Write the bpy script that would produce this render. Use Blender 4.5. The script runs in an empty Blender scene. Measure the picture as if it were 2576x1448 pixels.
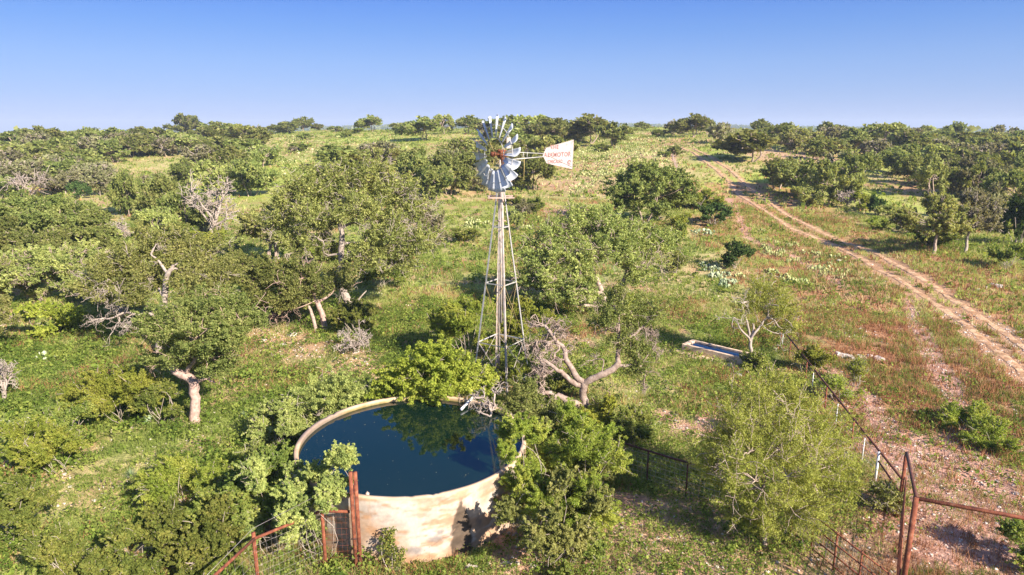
import bpy, math, random
import numpy as np
from math import sin, cos, pi, radians, atan2, sqrt
from mathutils import Vector, Matrix

S = bpy.context.scene
COL = S.collection
# ------------------------------------------------------------------ camera
CAMH = 11.0; PITCH = radians(13.4); FPX = 1717.0; CX = 1288.0; CY = 724.0
cam_d = bpy.data.cameras.new('camera'); cam = bpy.data.objects.new('camera', cam_d); COL.objects.link(cam)
cam.location = (0, 0, CAMH); cam.rotation_euler = (pi/2 - PITCH, 0, 0)
cam_d.sensor_width = 36; cam_d.lens = 36*FPX/2576; cam_d.clip_start = 0.1; cam_d.clip_end = 20000
S.camera = cam
# ------------------------------------------------------------------ light
SUN_EL = radians(31); SX, SY = 0.68, -0.733; SUN_AZ = atan2(SX, SY)          # direction to the sun
w = bpy.data.worlds.new("World"); S.world = w; w.use_nodes = True
nt = w.node_tree; nt.nodes.clear()
sky = nt.nodes.new('ShaderNodeTexSky'); sky.sky_type = 'NISHITA'; sky.sun_disc = False
sky.sun_elevation = SUN_EL; sky.sun_rotation = SUN_AZ; sky.altitude = 600
sky.air_density = 1.0; sky.dust_density = 0.6; sky.ozone_density = 3.0
bg = nt.nodes.new('ShaderNodeBackground'); bg.inputs[1].default_value = 0.15
out = nt.nodes.new('ShaderNodeOutputWorld')
sp = nt.nodes.new('ShaderNodeSeparateColor'); cb = nt.nodes.new('ShaderNodeCombineColor'); nt.links.new(sky.outputs[0], sp.inputs[0])
for i_, (p_, a_) in enumerate(((.3, 1.25), (.3, 1.3), (.3, 1.74))):       # a deep polarised blue sky
    pw = nt.nodes.new('ShaderNodeMath'); pw.operation = 'POWER'; pw.inputs[1].default_value = p_; nt.links.new(sp.outputs[i_], pw.inputs[0])
    ml = nt.nodes.new('ShaderNodeMath'); ml.operation = 'MULTIPLY'; ml.inputs[1].default_value = a_; nt.links.new(pw.outputs[0], ml.inputs[0]); nt.links.new(ml.outputs[0], cb.inputs[i_])
tcw = nt.nodes.new('ShaderNodeTexCoord'); sx_ = nt.nodes.new('ShaderNodeSeparateXYZ'); nt.links.new(tcw.outputs['Generated'], sx_.inputs[0])
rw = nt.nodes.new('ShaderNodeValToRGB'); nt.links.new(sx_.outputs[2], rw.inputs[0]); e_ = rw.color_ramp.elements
RAMP = [(0, (.54, .65, .83)), (0.023, (0.51, 0.635, 0.80)), (0.041, (0.46, 0.605, 0.77)), (0.083, (0.384, 0.563, 0.755)), (0.125, (0.272, 0.481, 0.74)), (0.16, (0.203, 0.41, 0.732)), (.45, (.06, .27, .60)), (.75, (.62, .72, .85))]  # bright zenith stop, out of view, added to fill the shadows
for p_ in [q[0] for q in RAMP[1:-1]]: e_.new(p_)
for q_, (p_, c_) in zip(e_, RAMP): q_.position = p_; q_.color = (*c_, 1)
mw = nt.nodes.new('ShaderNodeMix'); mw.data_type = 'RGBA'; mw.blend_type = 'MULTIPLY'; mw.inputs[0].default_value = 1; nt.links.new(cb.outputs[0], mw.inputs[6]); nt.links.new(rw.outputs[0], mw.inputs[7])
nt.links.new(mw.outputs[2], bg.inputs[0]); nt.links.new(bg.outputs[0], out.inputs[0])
sd = bpy.data.lights.new('sun', 'SUN'); sd.energy = 4.6; sd.angle = radians(0.6); sd.color = (1.0, 0.89, 0.74)
so = bpy.data.objects.new('sun', sd); COL.objects.link(so)
sv = Vector((SX*cos(SUN_EL), SY*cos(SUN_EL), sin(SUN_EL)))
so.rotation_euler = sv.to_track_quat('Z', 'Y').to_euler(); so.location = (30, -30, 40)
S.view_settings.view_transform = 'Standard'; S.view_settings.look = 'None'
S.view_settings.exposure = 1.4; S.view_settings.gamma = 1.0
S.cycles.max_bounces = 6; S.cycles.diffuse_bounces = 3; S.cycles.glossy_bounces = 2
S.cycles.transmission_bounces = 3; S.cycles.transparent_max_bounces = 4; S.cycles.volume_bounces = 0
S.cycles.use_denoising = True

# ------------------------------------------------------------------ noise
def _hash(ix, iy, seed):
    h = (ix.astype(np.int64)*374761393 + iy.astype(np.int64)*668265263 + seed*1274126177) & 0xffffffff
    h = ((h ^ (h >> 13))*1274126177) & 0xffffffff
    h = h ^ (h >> 16)
    return (h & 0xffff)/65535.0
def vnoise(x, y, seed=0):
    x = np.asarray(x, float); y = np.asarray(y, float)
    ix = np.floor(x); iy = np.floor(y); fx = x-ix; fy = y-iy
    fx = fx*fx*(3-2*fx); fy = fy*fy*(3-2*fy)
    a = _hash(ix, iy, seed); b = _hash(ix+1, iy, seed); c = _hash(ix, iy+1, seed); d = _hash(ix+1, iy+1, seed)
    return (a*(1-fx)+b*fx)*(1-fy) + (c*(1-fx)+d*fx)*fy
def fbm(x, y, sc, seed=0, octv=4):
    x = np.asarray(x, float)/sc; y = np.asarray(y, float)/sc; s = 0; a = 0.5; t = 0
    for i in range(octv):
        s = s + a*vnoise(x*2**i + 17.3*i, y*2**i - 9.1*i, seed+i); t += a; a *= 0.5
    return s/t
def sstep(a, b, x):
    t = np.clip((x-a)/(b-a), 0, 1); return t*t*(3-2*t)

# ------------------------------------------------------------------ terrain height
PD = [-50, 0, 40, 60, 80, 100, 140, 180, 230, 280, 330, 450, 700, 1200, 1800, 2400, 3200, 6000]
PZ = [0, 0, 0, 0.2, 0.75, 1.8, 4.8, 7.3, 9.0, 9.6, 8.8, 1, -8, -4, 8, 16, 12, 0]
AD = [-1.5, -.75, -.45, -.3, 0, .3, .5, .75, 1.5]
AM = [.5, .52, .66, .85, 1, 1, .72, .55, .5]
def HT(x, y):
    x = np.asarray(x, float); y = np.asarray(y, float)
    d = y
    z = (np.interp(d-6, PD, PZ)+np.interp(d, PD, PZ)*2+np.interp(d+6, PD, PZ))/4
    a = x/np.maximum(d, 20)
    m = np.interp(a, AD, AM)
    far = sstep(500, 1200, d)
    z = np.where(d < 500, z*m, z*(m*(1-far)+far))
    z = z - far*(np.clip(a, 0, 1)*0.016+np.clip(-a, 0, 1)*0.026)*d + far*3
    near = sstep(25, 60, d)
    z = z + (fbm(x, y, 4.0, 3, 3)-.5)*0.34 + (fbm(x, y, 26.0, 9, 2)-.5)*(0.4+1.6*near)
    # flatten round the tank
    rr = np.hypot(x+2.9, y-18.9)
    k = 1-sstep(4.5, 8.5, rr)
    z = z*(1-k) + k*((fbm(x, y, 1.6, 5, 2)-.5)*0.12)
    return z
def ht(x, y): return float(HT(np.array([x]), np.array([y]))[0])
def ray(px, py):
    u = (px-CX)/FPX; v = (py-CY)/FPX
    return np.array([u, cos(PITCH)-v*sin(PITCH), -sin(PITCH)-v*cos(PITCH)])
def at(px, py, z0=0.0):
    """ground point seen at a picture position"""
    d = ray(px, py)
    t = np.concatenate([np.arange(8, 60, 0.25), np.geomspace(60, 4000, 900)])
    X = d[0]*t; Y = d[1]*t; Z = CAMH+d[2]*t - HT(X, Y) - z0
    i = np.where(Z < 0)[0]
    if len(i) == 0 or Y[int(i[0])] > 310:          # the line of sight clears the crest: stand on the crest itself
        q = (Y > 150) & (Y < 290); j = np.where(q)[0]; j = j[int(np.argmin(Z[j]/t[j]))]; return Vector((X[j], Y[j], ht(X[j], Y[j])))
    i = max(int(i[0]), 1)
    a, b = Z[i-1], Z[i]; k = a/(a-b) if a != b else 0
    tt = t[i-1]+(t[i]-t[i-1])*k
    return Vector((d[0]*tt, d[1]*tt, ht(d[0]*tt, d[1]*tt)))
def atY(px, py, Y):
    """point at forward distance Y seen at a picture position"""
    d = ray(px, py); t = Y/d[1]
    return Vector((d[0]*t, Y, CAMH+d[2]*t))
def proj(p):
    x, y, z = p[0], p[1], p[2]-CAMH
    zc = y*cos(PITCH) - z*sin(PITCH); yc = y*sin(PITCH)+z*cos(PITCH)
    return CX+FPX*x/zc, CY-FPX*yc/zc

# ------------------------------------------------------------------ mesh helpers
def fastmesh(name, V, F, nv, attrs=None, smooth=False):
    """V (n,3); F (m,nv) same-size faces"""
    me = bpy.data.meshes.new(name)
    V = np.ascontiguousarray(V, dtype=np.float32); F = np.ascontiguousarray(F, dtype=np.int32)
    me.vertices.add(len(V)); me.vertices.foreach_set('co', V.ravel())
    me.loops.add(F.size); me.loops.foreach_set('vertex_index', F.ravel())
    me.polygons.add(len(F)); me.polygons.foreach_set('loop_start', np.arange(0, F.size, nv, dtype=np.int32))
    if smooth: me.polygons.foreach_set('use_smooth', np.ones(len(F), dtype=bool))
    for k, (dom, typ, arr) in (attrs or {}).items():
        a = me.attributes.new(k, typ, dom)
        if typ == 'FLOAT': a.data.foreach_set('value', np.ascontiguousarray(arr, np.float32))
        else: a.data.foreach_set('color', np.ascontiguousarray(arr, np.float32).ravel())
    me.update(calc_edges=True); return me
class MB:
    def __init__(s): s.v = []; s.f = []; s.sm = []
    def raw(s, V, F, sm=False):
        o = len(s.v); s.v += [tuple(p) for p in V]; s.f += [tuple(i+o for i in f) for f in F]; s.sm += [sm]*len(F)
    def box(s, c, size, rot=None):
        c = Vector(c); h = Vector(size)/2; V = []
        for x in (-1, 1):
            for y in (-1, 1):
                for z in (-1, 1):
                    p = Vector((x*h.x, y*h.y, z*h.z)); V.append(c+(rot @ p if rot else p))
        s.raw(V, [(0, 1, 3, 2), (4, 6, 7, 5), (0, 4, 5, 1), (2, 3, 7, 6), (0, 2, 6, 4), (1, 5, 7, 3)])
    def tube(s, pts, rad, n=8, caps=True, sm=True):
        pts = [Vector(p) for p in pts]; N = len(pts)
        if not hasattr(rad, '__len__'): rad = [rad]*N
        V = []; u = None
        for i, p in enumerate(pts):
            t = (pts[min(i+1, N-1)]-pts[max(i-1, 0)]).normalized()
            if u is None: u = t.orthogonal().normalized()
            else: u = (u-t*u.dot(t)); u = u.normalized() if u.length > 1e-6 else t.orthogonal().normalized()
            q = t.cross(u)
            for k in range(n):
                a = 2*pi*k/n; V.append(p+(u*cos(a)+q*sin(a))*rad[i])
        F = [(i*n+k, i*n+(k+1) % n, (i+1)*n+(k+1) % n, (i+1)*n+k) for i in range(N-1) for k in range(n)]
        if caps: F += [tuple(range(n-1, -1, -1)), tuple((N-1)*n+k for k in range(n))]
        s.raw(V, F, sm)
    def angle(s, a, b, wd, th, toward):
        """L-section steel angle from a to b; legs lie along the two directions given"""
        a = Vector(a); b = Vector(b); d = (b-a).normalized()
        e1 = (toward[0]-d*toward[0].dot(d)).normalized(); e2 = (toward[1]-d*toward[1].dot(d)).normalized()
        prof = [Vector((0, 0)), Vector((wd, 0)), Vector((wd, th)), Vector((th, th)), Vector((th, wd)), Vector((0, wd))]
        V = [q+e1*p.x+e2*p.y for q in (a, b) for p in prof]
        F = [(i, (i+1) % 6, 6+(i+1) % 6, 6+i) for i in range(6)]+[(5, 4, 3, 2, 1, 0), (6, 7, 8, 9, 10, 11)]
        s.raw(V, F)
    def build(s, name, m, parent=None, loc=None):
        me = bpy.data.meshes.new(name); me.from_pydata(s.v, [], s.f)
        me.polygons.foreach_set('use_smooth', s.sm); me.materials.append(m); me.update()
        return link(name, me, parent, loc)
def link(name, me, parent=None, loc=None, m=None):
    if m: me.materials.append(m)
    o = bpy.data.objects.new(name, me); COL.objects.link(o)
    if parent: o.parent = parent
    if loc is not None: o.location = loc
    return o
def tag(o, label=None, cat=None, group=None, kind=None):
    if label: o['label'] = label
    if cat: o['category'] = cat
    if group: o['group'] = group
    if kind: o['kind'] = kind
    return o
def empty(name, loc, rz=0, **k):
    o = bpy.data.objects.new(name, None); COL.objects.link(o); o.location = loc; o.rotation_euler = (0, 0, rz)
    o.empty_display_size = .2
    return tag(o, **k)
def copy_tree(o, parent=None):
    c = o.copy(); COL.objects.link(c)
    if parent: c.parent = parent
    for ch in list(o.children): copy_tree(ch, c)
    return c
def tubes_np(paths, n):
    """many tapered tubes as one quad array; paths = [(pts(k,3), rad(k))]"""
    VV = []; FF = []; off = 0
    for pts, rad in paths:
        P = np.asarray(pts, float); R = np.asarray(rad, float); N = len(P)
        T = np.gradient(P, axis=0); T /= (np.linalg.norm(T, axis=1, keepdims=True)+1e-9)
        ref = np.array([0.31, 0.87, 0.39]) if abs(T[0] @ np.array([0.31, .87, .39])) < .9 else np.array([1., 0, 0])
        U = np.cross(T, ref); U /= (np.linalg.norm(U, axis=1, keepdims=True)+1e-9); Q = np.cross(T, U)
        a = np.arange(n)*2*pi/n
        V = P[:, None, :]+(U[:, None, :]*np.cos(a)[None, :, None]+Q[:, None, :]*np.sin(a)[None, :, None])*R[:, None, None]
        VV.append(V.reshape(-1, 3))
        i = np.arange(N-1)[:, None]*n; k = np.arange(n)[None, :]; k2 = (k+1) % n
        FF.append((np.stack([i+k, i+k2, i+n+k2, i+n+k], -1).reshape(-1, 4))+off); off += N*n
    return np.concatenate(VV), np.concatenate(FF)
def woodmesh(name, paths, n=6):
    V, F = tubes_np(paths, n); return fastmesh(name, V, F, 4, smooth=True)
def leafmesh(name, C, ls, rng, N=None, up=0.45, aspect=.6, tint=None):
    """rhombic leaves at centres C; N = outward hints"""
    n = len(C)
    D = rng.normal(size=(n, 3))
    if N is not None: D = D+N*0.9
    D[:, 2] += up
    D /= np.linalg.norm(D, axis=1, keepdims=True)+1e-9
    A = rng.normal(size=(n, 3)); U = np.cross(D, A); U /= np.linalg.norm(U, axis=1, keepdims=True)+1e-9; W = np.cross(D, U)
    s = ls*np.clip(rng.lognormal(-.05, .38, size=(n, 1)), .4, 2.2)
    V = np.stack([C-U*s*.5, C-W*s*aspect*.5+D*s*.08, C+U*s*.5, C+W*s*aspect*.5+D*s*.08], 1).reshape(-1, 3)
    F = np.arange(4*n).reshape(n, 4)
    if tint is None: tint = rng.uniform(size=n)
    return fastmesh(name, V, F, 4, {'tint': ('FACE', 'FLOAT', tint)})

# ------------------------------------------------------------------ materials
def M_(name):
    m = bpy.data.materials.new(name); m.use_nodes = True; t = m.node_tree; t.nodes.clear()
    o = t.nodes.new('ShaderNodeOutputMaterial'); return m, t, o
def N_(t, typ, **k):
    n = t.nodes.new(typ)
    for a, b in k.items():
        if isinstance(a, str) and a.startswith('i_'): n.inputs[a[2:].replace('_', ' ')].default_value = b
        else: setattr(n, a, b)
    return n
def ramp(t, src, stops):
    r = t.nodes.new('ShaderNodeValToRGB'); e = r.color_ramp.elements
    while len(e) < len(stops): e.new(.5)
    for q, (p, c) in zip(e, stops): q.position = p; q.color = (*c, 1)
    t.links.new(src, r.inputs[0]); return r.outputs[0]
def noise(t, scale, detail=4, coord='Object', rough=.6, vec=None):
    n = N_(t, 'ShaderNodeTexNoise'); n.inputs['Scale'].default_value = scale; n.inputs['Detail'].default_value = detail; n.inputs['Roughness'].default_value = rough
    if vec is None:
        c = t.nodes.new('ShaderNodeTexCoord'); vec = c.outputs[coord]
    t.links.new(vec, n.inputs['Vector']); return n.outputs['Fac']
def mixc(t, f, a, b, mode='MIX'):
    m = t.nodes.new('ShaderNodeMix'); m.data_type = 'RGBA'; m.blend_type = mode
    for i, v in ((0, f), (6, a), (7, b)):
        if isinstance(v, (int, float)): m.inputs[i].default_value = v
        elif isinstance(v, tuple): m.inputs[i].default_value = (*v, 1)
        else: t.links.new(v, m.inputs[i])
    return m.outputs[2]
def leafmat(name, dark, mid, light, trans=.42, objvar=.22):
    m, t, o = M_(name)
    a = N_(t, 'ShaderNodeAttribute', attribute_name='tint')
    c = ramp(t, a.outputs['Fac'], [(0, dark), (.5, mid), (1, light)])
    oi = t.nodes.new('ShaderNodeObjectInfo')
    hs = t.nodes.new('ShaderNodeHueSaturation')
    mr = N_(t, 'ShaderNodeMapRange'); t.links.new(oi.outputs['Random'], mr.inputs[0]); mr.inputs[3].default_value = .485; mr.inputs[4].default_value = .515
    mv = N_(t, 'ShaderNodeMapRange'); t.links.new(oi.outputs['Random'], mv.inputs[0]); mv.inputs[3].default_value = 1-objvar; mv.inputs[4].default_value = 1+objvar
    t.links.new(mr.outputs[0], hs.inputs['Hue']); t.links.new(mv.outputs[0], hs.inputs['Value']); t.links.new(c, hs.inputs['Color'])
    d = t.nodes.new('ShaderNodeBsdfDiffuse'); tr = t.nodes.new('ShaderNodeBsdfTranslucent'); mx = t.nodes.new('ShaderNodeMixShader'); mx.inputs[0].default_value = trans
    t.links.new(hs.outputs[0], d.inputs[0])
    tc = mixc(t, 1.0, hs.outputs[0], (1.25, 1.15, .55), 'MULTIPLY'); t.links.new(tc, tr.inputs[0])
    t.links.new(d.outputs[0], mx.inputs[1]); t.links.new(tr.outputs[0], mx.inputs[2])
    t.links.new(mx.outputs[0], o.inputs[0]); return m
def stdmat(name, stops, scale=6, rough=.8, metal=0, bump=.0, detail=5, coord='Object', stretch=None, bscale=None):
    m, t, o = M_(name); p = t.nodes.new('ShaderNodeBsdfPrincipled'); p.inputs['Roughness'].default_value = rough; p.inputs['Metallic'].default_value = metal
    c = t.nodes.new('ShaderNodeTexCoord'); vec = c.outputs[coord]
    if stretch:
        mp = t.nodes.new('ShaderNodeMapping'); mp.inputs['Scale'].default_value = stretch; t.links.new(vec, mp.inputs[0]); vec = mp.outputs[0]
    f = noise(t, scale, detail, vec=vec)
    t.links.new(ramp(t, f, stops), p.inputs['Base Color'])
    if bump:
        b = t.nodes.new('ShaderNodeBump'); b.inputs['Strength'].default_value = bump; b.inputs['Distance'].default_value = .03
        t.links.new(noise(t, bscale or scale*3, 5, vec=vec), b.inputs['Height']); t.links.new(b.outputs[0], p.inputs['Normal'])
    t.links.new(p.outputs[0], o.inputs[0]); return m
MAT = dict(
 oak=leafmat('oak_leaf', (0.094, 0.133, 0.038), (0.220, 0.256, 0.075), (0.420, 0.417, 0.153)),
 paleoak=leafmat('pale_oak_leaf', (0.140, 0.183, 0.056), (0.299, 0.337, 0.105), (0.560, 0.558, 0.205)),
 greyoak=leafmat('grey_oak_leaf', (0.129, 0.139, 0.066), (0.251, 0.251, 0.123), (0.430, 0.415, 0.230)),
 bush=leafmat('bush_leaf', (0.096, 0.136, 0.035), (0.201, 0.252, 0.058), (0.407, 0.396, 0.107)),
 bright=leafmat('bright_leaf', (0.153, 0.209, 0.028), (0.332, 0.388, 0.062), (0.554, 0.554, 0.118), objvar=.12),
 mesq=leafmat('mesquite_leaf', (0.160, 0.222, 0.044), (0.383, 0.443, 0.100), (0.570, 0.620, 0.185), objvar=.15),
 fern=leafmat('feathery_leaf', (0.138, 0.203, 0.035), (0.296, 0.359, 0.063), (0.532, 0.515, 0.126), objvar=.12),
 juniper=leafmat('juniper_leaf', (0.037, 0.072, 0.026), (0.084, 0.140, 0.041), (0.168, 0.224, 0.074)),
 weed=leafmat('weed_leaf', (0.077, 0.132, 0.027), (0.182, 0.263, 0.049), (0.362, 0.410, 0.099), objvar=.0),
 grass=leafmat('grass_blade', (0.136, 0.184, 0.042), (0.295, 0.354, 0.090), (0.515, 0.539, 0.205), objvar=.0),
 dry=leafmat('dry_grass_blade', (0.187, 0.094, 0.050), (0.330, 0.165, 0.083), (0.484, 0.286, 0.154), objvar=.0, trans=.15),
 straw=leafmat('straw_blade', (0.275, 0.220, 0.110), (0.462, 0.374, 0.187), (0.600, 0.506, 0.286), objvar=.0, trans=.15),
 pearpad=leafmat('prickly_pear_pad', (0.207, 0.241, 0.088), (0.368, 0.402, 0.165), (0.575, 0.575, 0.286), objvar=.15, trans=.05),
 pearblue=leafmat('grey_prickly_pear_pad', (0.163, 0.225, 0.138), (0.325, 0.400, 0.237), (0.575, 0.620, 0.400), objvar=.1, trans=.05),
 yucca=leafmat('yucca_blade', (0.160, 0.220, 0.120), (0.280, 0.360, 0.200), (0.420, 0.480, 0.300), objvar=.0),
 bark=stdmat('oak_bark', [(.3, (.20, .145, .115)), (.55, (.40, .31, .26)), (.75, (.58, .48, .42))], 9, .9, bump=.6),
 barkred=stdmat('sunlit_oak_bark', [(.3, (.26, .17, .14)), (.55, (.46, .32, .27)), (.75, (.60, .47, .41))], 9, .9, bump=.7),  # redder copy of the oak bark, warm sunlight put into its colour
 dead=stdmat('dead_wood', [(.3, (.22, .17, .145)), (.55, (.37, .31, .27)), (.75, (.50, .44, .39))], 7, .85, bump=.4),
 twig=stdmat('twig_bark', [(.3, (.26, .21, .18)), (.7, (.46, .39, .34))], 5, .9),
 rust=stdmat('rusty_pipe', [(.28, (.06, .018, .012)), (.45, (.17, .045, .022)), (.62, (.26, .085, .04)), (.8, (.34, .19, .12))], 7, .85, bump=.4),
 darkrust=stdmat('dark_rusty_pipe', [(.3, (.045, .018, .014)), (.55, (.11, .038, .024)), (.8, (.25, .085, .045))], 8, .75, bump=.2),
 gearrust=stdmat('rusted_casting', [(.3, (.06, .018, .010)), (.5, (.17, .05, .022)), (.75, (.28, .10, .05))], 9, .85, bump=.5),
 galv=stdmat('galvanised_steel', [(.3, (.34, .33, .33)), (.55, (.50, .485, .475)), (.75, (.62, .58, .54))], 5, .55, metal=.35),
 galvrust=stdmat('weathered_tower_steel', [(.32, (.34, .25, .21)), (.5, (.52, .45, .41)), (.75, (.62, .57, .54))], 4, .6, metal=.25),
 blade=stdmat('sheet_metal_blade', [(.22, (.40, .36, .34)), (.36, (.47, .50, .57)), (.6, (.57, .60, .67)), (.9, (.64, .65, .71))], 4, .55, metal=.0),
 rod=stdmat('thin_rusted_rod', [(.3, (.34, .25, .08)), (.7, (.48, .36, .16))], 3, .8),
 vane=stdmat('vane_paint', [(.3, (.26, .17, .15)), (.42, (.36, .32, .33)), (.8, (.42, .40, .42))], 5, .7),
 paintred=stdmat('faded_red_paint', [(.35, (.33, .20, .19)), (.6, (.20, .07, .06))], 14, .8),
 rock=stdmat('limestone', [(.3, (.34, .27, .24)), (.5, (.55, .48, .43)), (.75, (.74, .69, .63))], 3, .9, bump=.6),
 white=stdmat('white_pipe', [(.3, (.55, .55, .56)), (.6, (.80, .81, .83))], 5, .5),
 plank=stdmat('old_plank', [(.3, (.38, .25, .20)), (.7, (.55, .42, .36))], 5, .9, stretch=(1, 1, .1)),
 wire=stdmat('fence_wire', [(.3, (.30, .24, .20)), (.7, (.55, .52, .50))], 4, .5, metal=.4),
)
# vertex-colour driven materials
def colmat(name, rough=.9, nscale=18, amt=.35, bump=.5, bscale=25, bd=.05):
    m, t, o = M_(name); p = t.nodes.new('ShaderNodeBsdfPrincipled'); p.inputs['Roughness'].default_value = rough; p.inputs['Specular IOR Level'].default_value = .2
    a = N_(t, 'ShaderNodeAttribute', attribute_name='Col')
    f = noise(t, nscale, 6); g = ramp(t, f, [(.3, (1-amt,)*3), (.7, (1+amt,)*3)])
    mr = mixc(t, 1.0, a.outputs['Color'], g, 'MULTIPLY'); t.links.new(mr, p.inputs['Base Color'])
    b = t.nodes.new('ShaderNodeBump'); b.inputs['Strength'].default_value = bump; b.inputs['Distance'].default_value = bd
    t.links.new(noise(t, bscale, 6), b.inputs['Height']); t.links.new(b.outputs[0], p.inputs['Normal'])
    t.links.new(p.outputs[0], o.inputs[0]); return m
MAT['ground'] = colmat('ground_soil_and_grass', nscale=6, amt=.45, bump=.8, bscale=9, bd=.12)
MAT['dirt'] = colmat('road_dirt', nscale=9, amt=.4, bump=.6, bscale=14, bd=.06)
MAT['tank'] = colmat('stained_concrete', rough=.85, nscale=10, amt=.10, bump=.25, bscale=40, bd=.01)
def watermat(name, base):
    m, t, o = M_(name); p = t.nodes.new('ShaderNodeBsdfPrincipled')
    p.inputs['Base Color'].default_value = (*base, 1); p.inputs['Roughness'].default_value = .03; p.inputs['IOR'].default_value = 1.6
    b = t.nodes.new('ShaderNodeBump'); b.inputs['Strength'].default_value = .035; b.inputs['Distance'].default_value = .02
    t.links.new(noise(t, 5, 3), b.inputs['Height']); t.links.new(b.outputs[0], p.inputs['Normal'])
    t.links.new(p.outputs[0], o.inputs[0]); return m
MAT['water'] = watermat('tank_water', (.004, .015, .010))
MAT['water2'] = watermat('trough_water', (.002, .02, .06))

# ------------------------------------------------------------------ ground masks
def P2(lst): return np.array([list(at(*p))[:2] for p in lst])
RUTL = P2([(1716, 373), (1745, 385), (1790, 420), (1840, 465), (1900, 518), (1975, 568), (2070, 608), (2180, 660), (2300, 730), (2400, 800), (2480, 862), (2576, 945)])
RUTR = P2([(1745, 374), (1790, 397), (1850, 440), (1905, 486), (1975, 540), (2050, 576), (2150, 618), (2250, 665), (2340, 715), (2430, 775), (2520, 835), (2576, 878)])
def extend(P, n=16):
    d = P[-1]-P[-2]; d = d/np.linalg.norm(d); return np.concatenate([P, [P[-1]+d*n]])
RUTL = extend(RUTL); RUTR = extend(RUTR)
TRAILS = [(P2([(2297, 744), (2297, 814), (2334, 868), (2350, 901), (2375, 950), (2400, 1000), (2460, 1100), (2500, 1200)]), .45),
          (P2([(2067, 924), (2110, 955), (2167, 994), (2215, 1050), (2290, 1130)]), .5),
          (P2([(1690, 380), (1700, 430), (1730, 480)]), .5),
          (P2([(1830, 500), (1880, 600), (1990, 640), (2120, 720)]), .4)]
def seg_dist(X, Y, P):
    best = np.full(X.shape, 1e9)
    for a, b in zip(P[:-1], P[1:]):
        d = b-a; L = (d @ d)+1e-9
        t = np.clip(((X-a[0])*d[0]+(Y-a[1])*d[1])/L, 0, 1)
        best = np.minimum(best, np.hypot(X-a[0]-t*d[0], Y-a[1]-t*d[1]))
    return best
def resample(P, n):
    d = np.concatenate([[0], np.cumsum(np.linalg.norm(np.diff(P, axis=0), axis=1))]); s = np.linspace(0, d[-1], n)
    Q = np.stack([np.interp(s, d, P[:, 0]), np.interp(s, d, P[:, 1])], 1)
    for _ in range(3): Q[1:-1] = (Q[:-2]+2*Q[1:-1]+Q[2:])/4
    return Q, s
# soil patches  (px, py, radius m, strength)
PATCH = [(2470, 1215, 3.6, 1), (2420, 1330, 3.4, 1), (2560, 1290, 3, .9), (1745, 1085, 1.5, 1), (1780, 1060, .9, 1), (1560, 1275, 1.2, .9), (1500, 1300, 1.0, .8), (1650, 1340, 2.2, .8), (1500, 1390, 2.0, .85), (1700, 1430, 2.4, .85), (1880, 1440, 2.2, .8), (1600, 1440, 2.0, .8), (1780, 1330, 1.4, .7), (2120, 1430, 1.6, .7), (350, 1390, 1.0, .6), (180, 1120, 1.2, .6), (420, 1230, 1.0, .6), (260, 1250, 1.0, .6), (120, 1210, .9, .6), (520, 1130, 1.0, .5), (60, 1150, .8, .6),
         (1400, 1445, 2.2, .9), (1620, 1400, 2.4, .55), (1800, 1420, 2.2, .5), (1950, 1430, 2., .6), (690, 860, 2.2, .9), (760, 890, 1.5, .8), (900, 905, 1.4, .8),
         (1430, 535, 3.6, .9), (290, 590, 2.0, .8), (640, 870, 1.2, .8), (960, 935, 1.2, .7), (2150, 1010, 1.0, .7), (1420, 860, 1.6, .7), (700, 1330, 1.4, .8),
         (600, 420, 5, .5), (1480, 470, 9, .5), (1600, 400, 12, .4), (2000, 395, 14, .7), (1250, 455, 6, .4), (2420, 900, 1.8, .4)]
PATCHW = [(at(a, b), r, s) for a, b, r, s in PATCH]
def soil_mask(X, Y):
    m = np.zeros(X.shape); wob = fbm(X, Y, 1.4, 31, 4)-.5
    for p, r, s in PATCHW:
        d = np.hypot(X-p.x, (Y-p.y)*.8)/r + wob*1.3
        m = np.maximum(m, s*(1-sstep(.6, 1.1, d)))
    for P, wd in TRAILS:
        d = seg_dist(X, Y, P)/wd + wob*1.2; m = np.maximum(m, .9*(1-sstep(.6, 1.4, d)))
    return m
def road_mask(X, Y):
    wob = (fbm(X, Y, .9, 41, 4)-.5)
    dl = seg_dist(X, Y, RUTL); dr = seg_dist(X, Y, RUTR)
    return 1-sstep(.35, .95, np.minimum(dl, dr)+wob*1.1), np.minimum(dl, dr)
def lerp(a, b, t): return a*(1-t[..., None])+b*t[..., None]
C_ = lambda *a: np.array(a, float)
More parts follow.
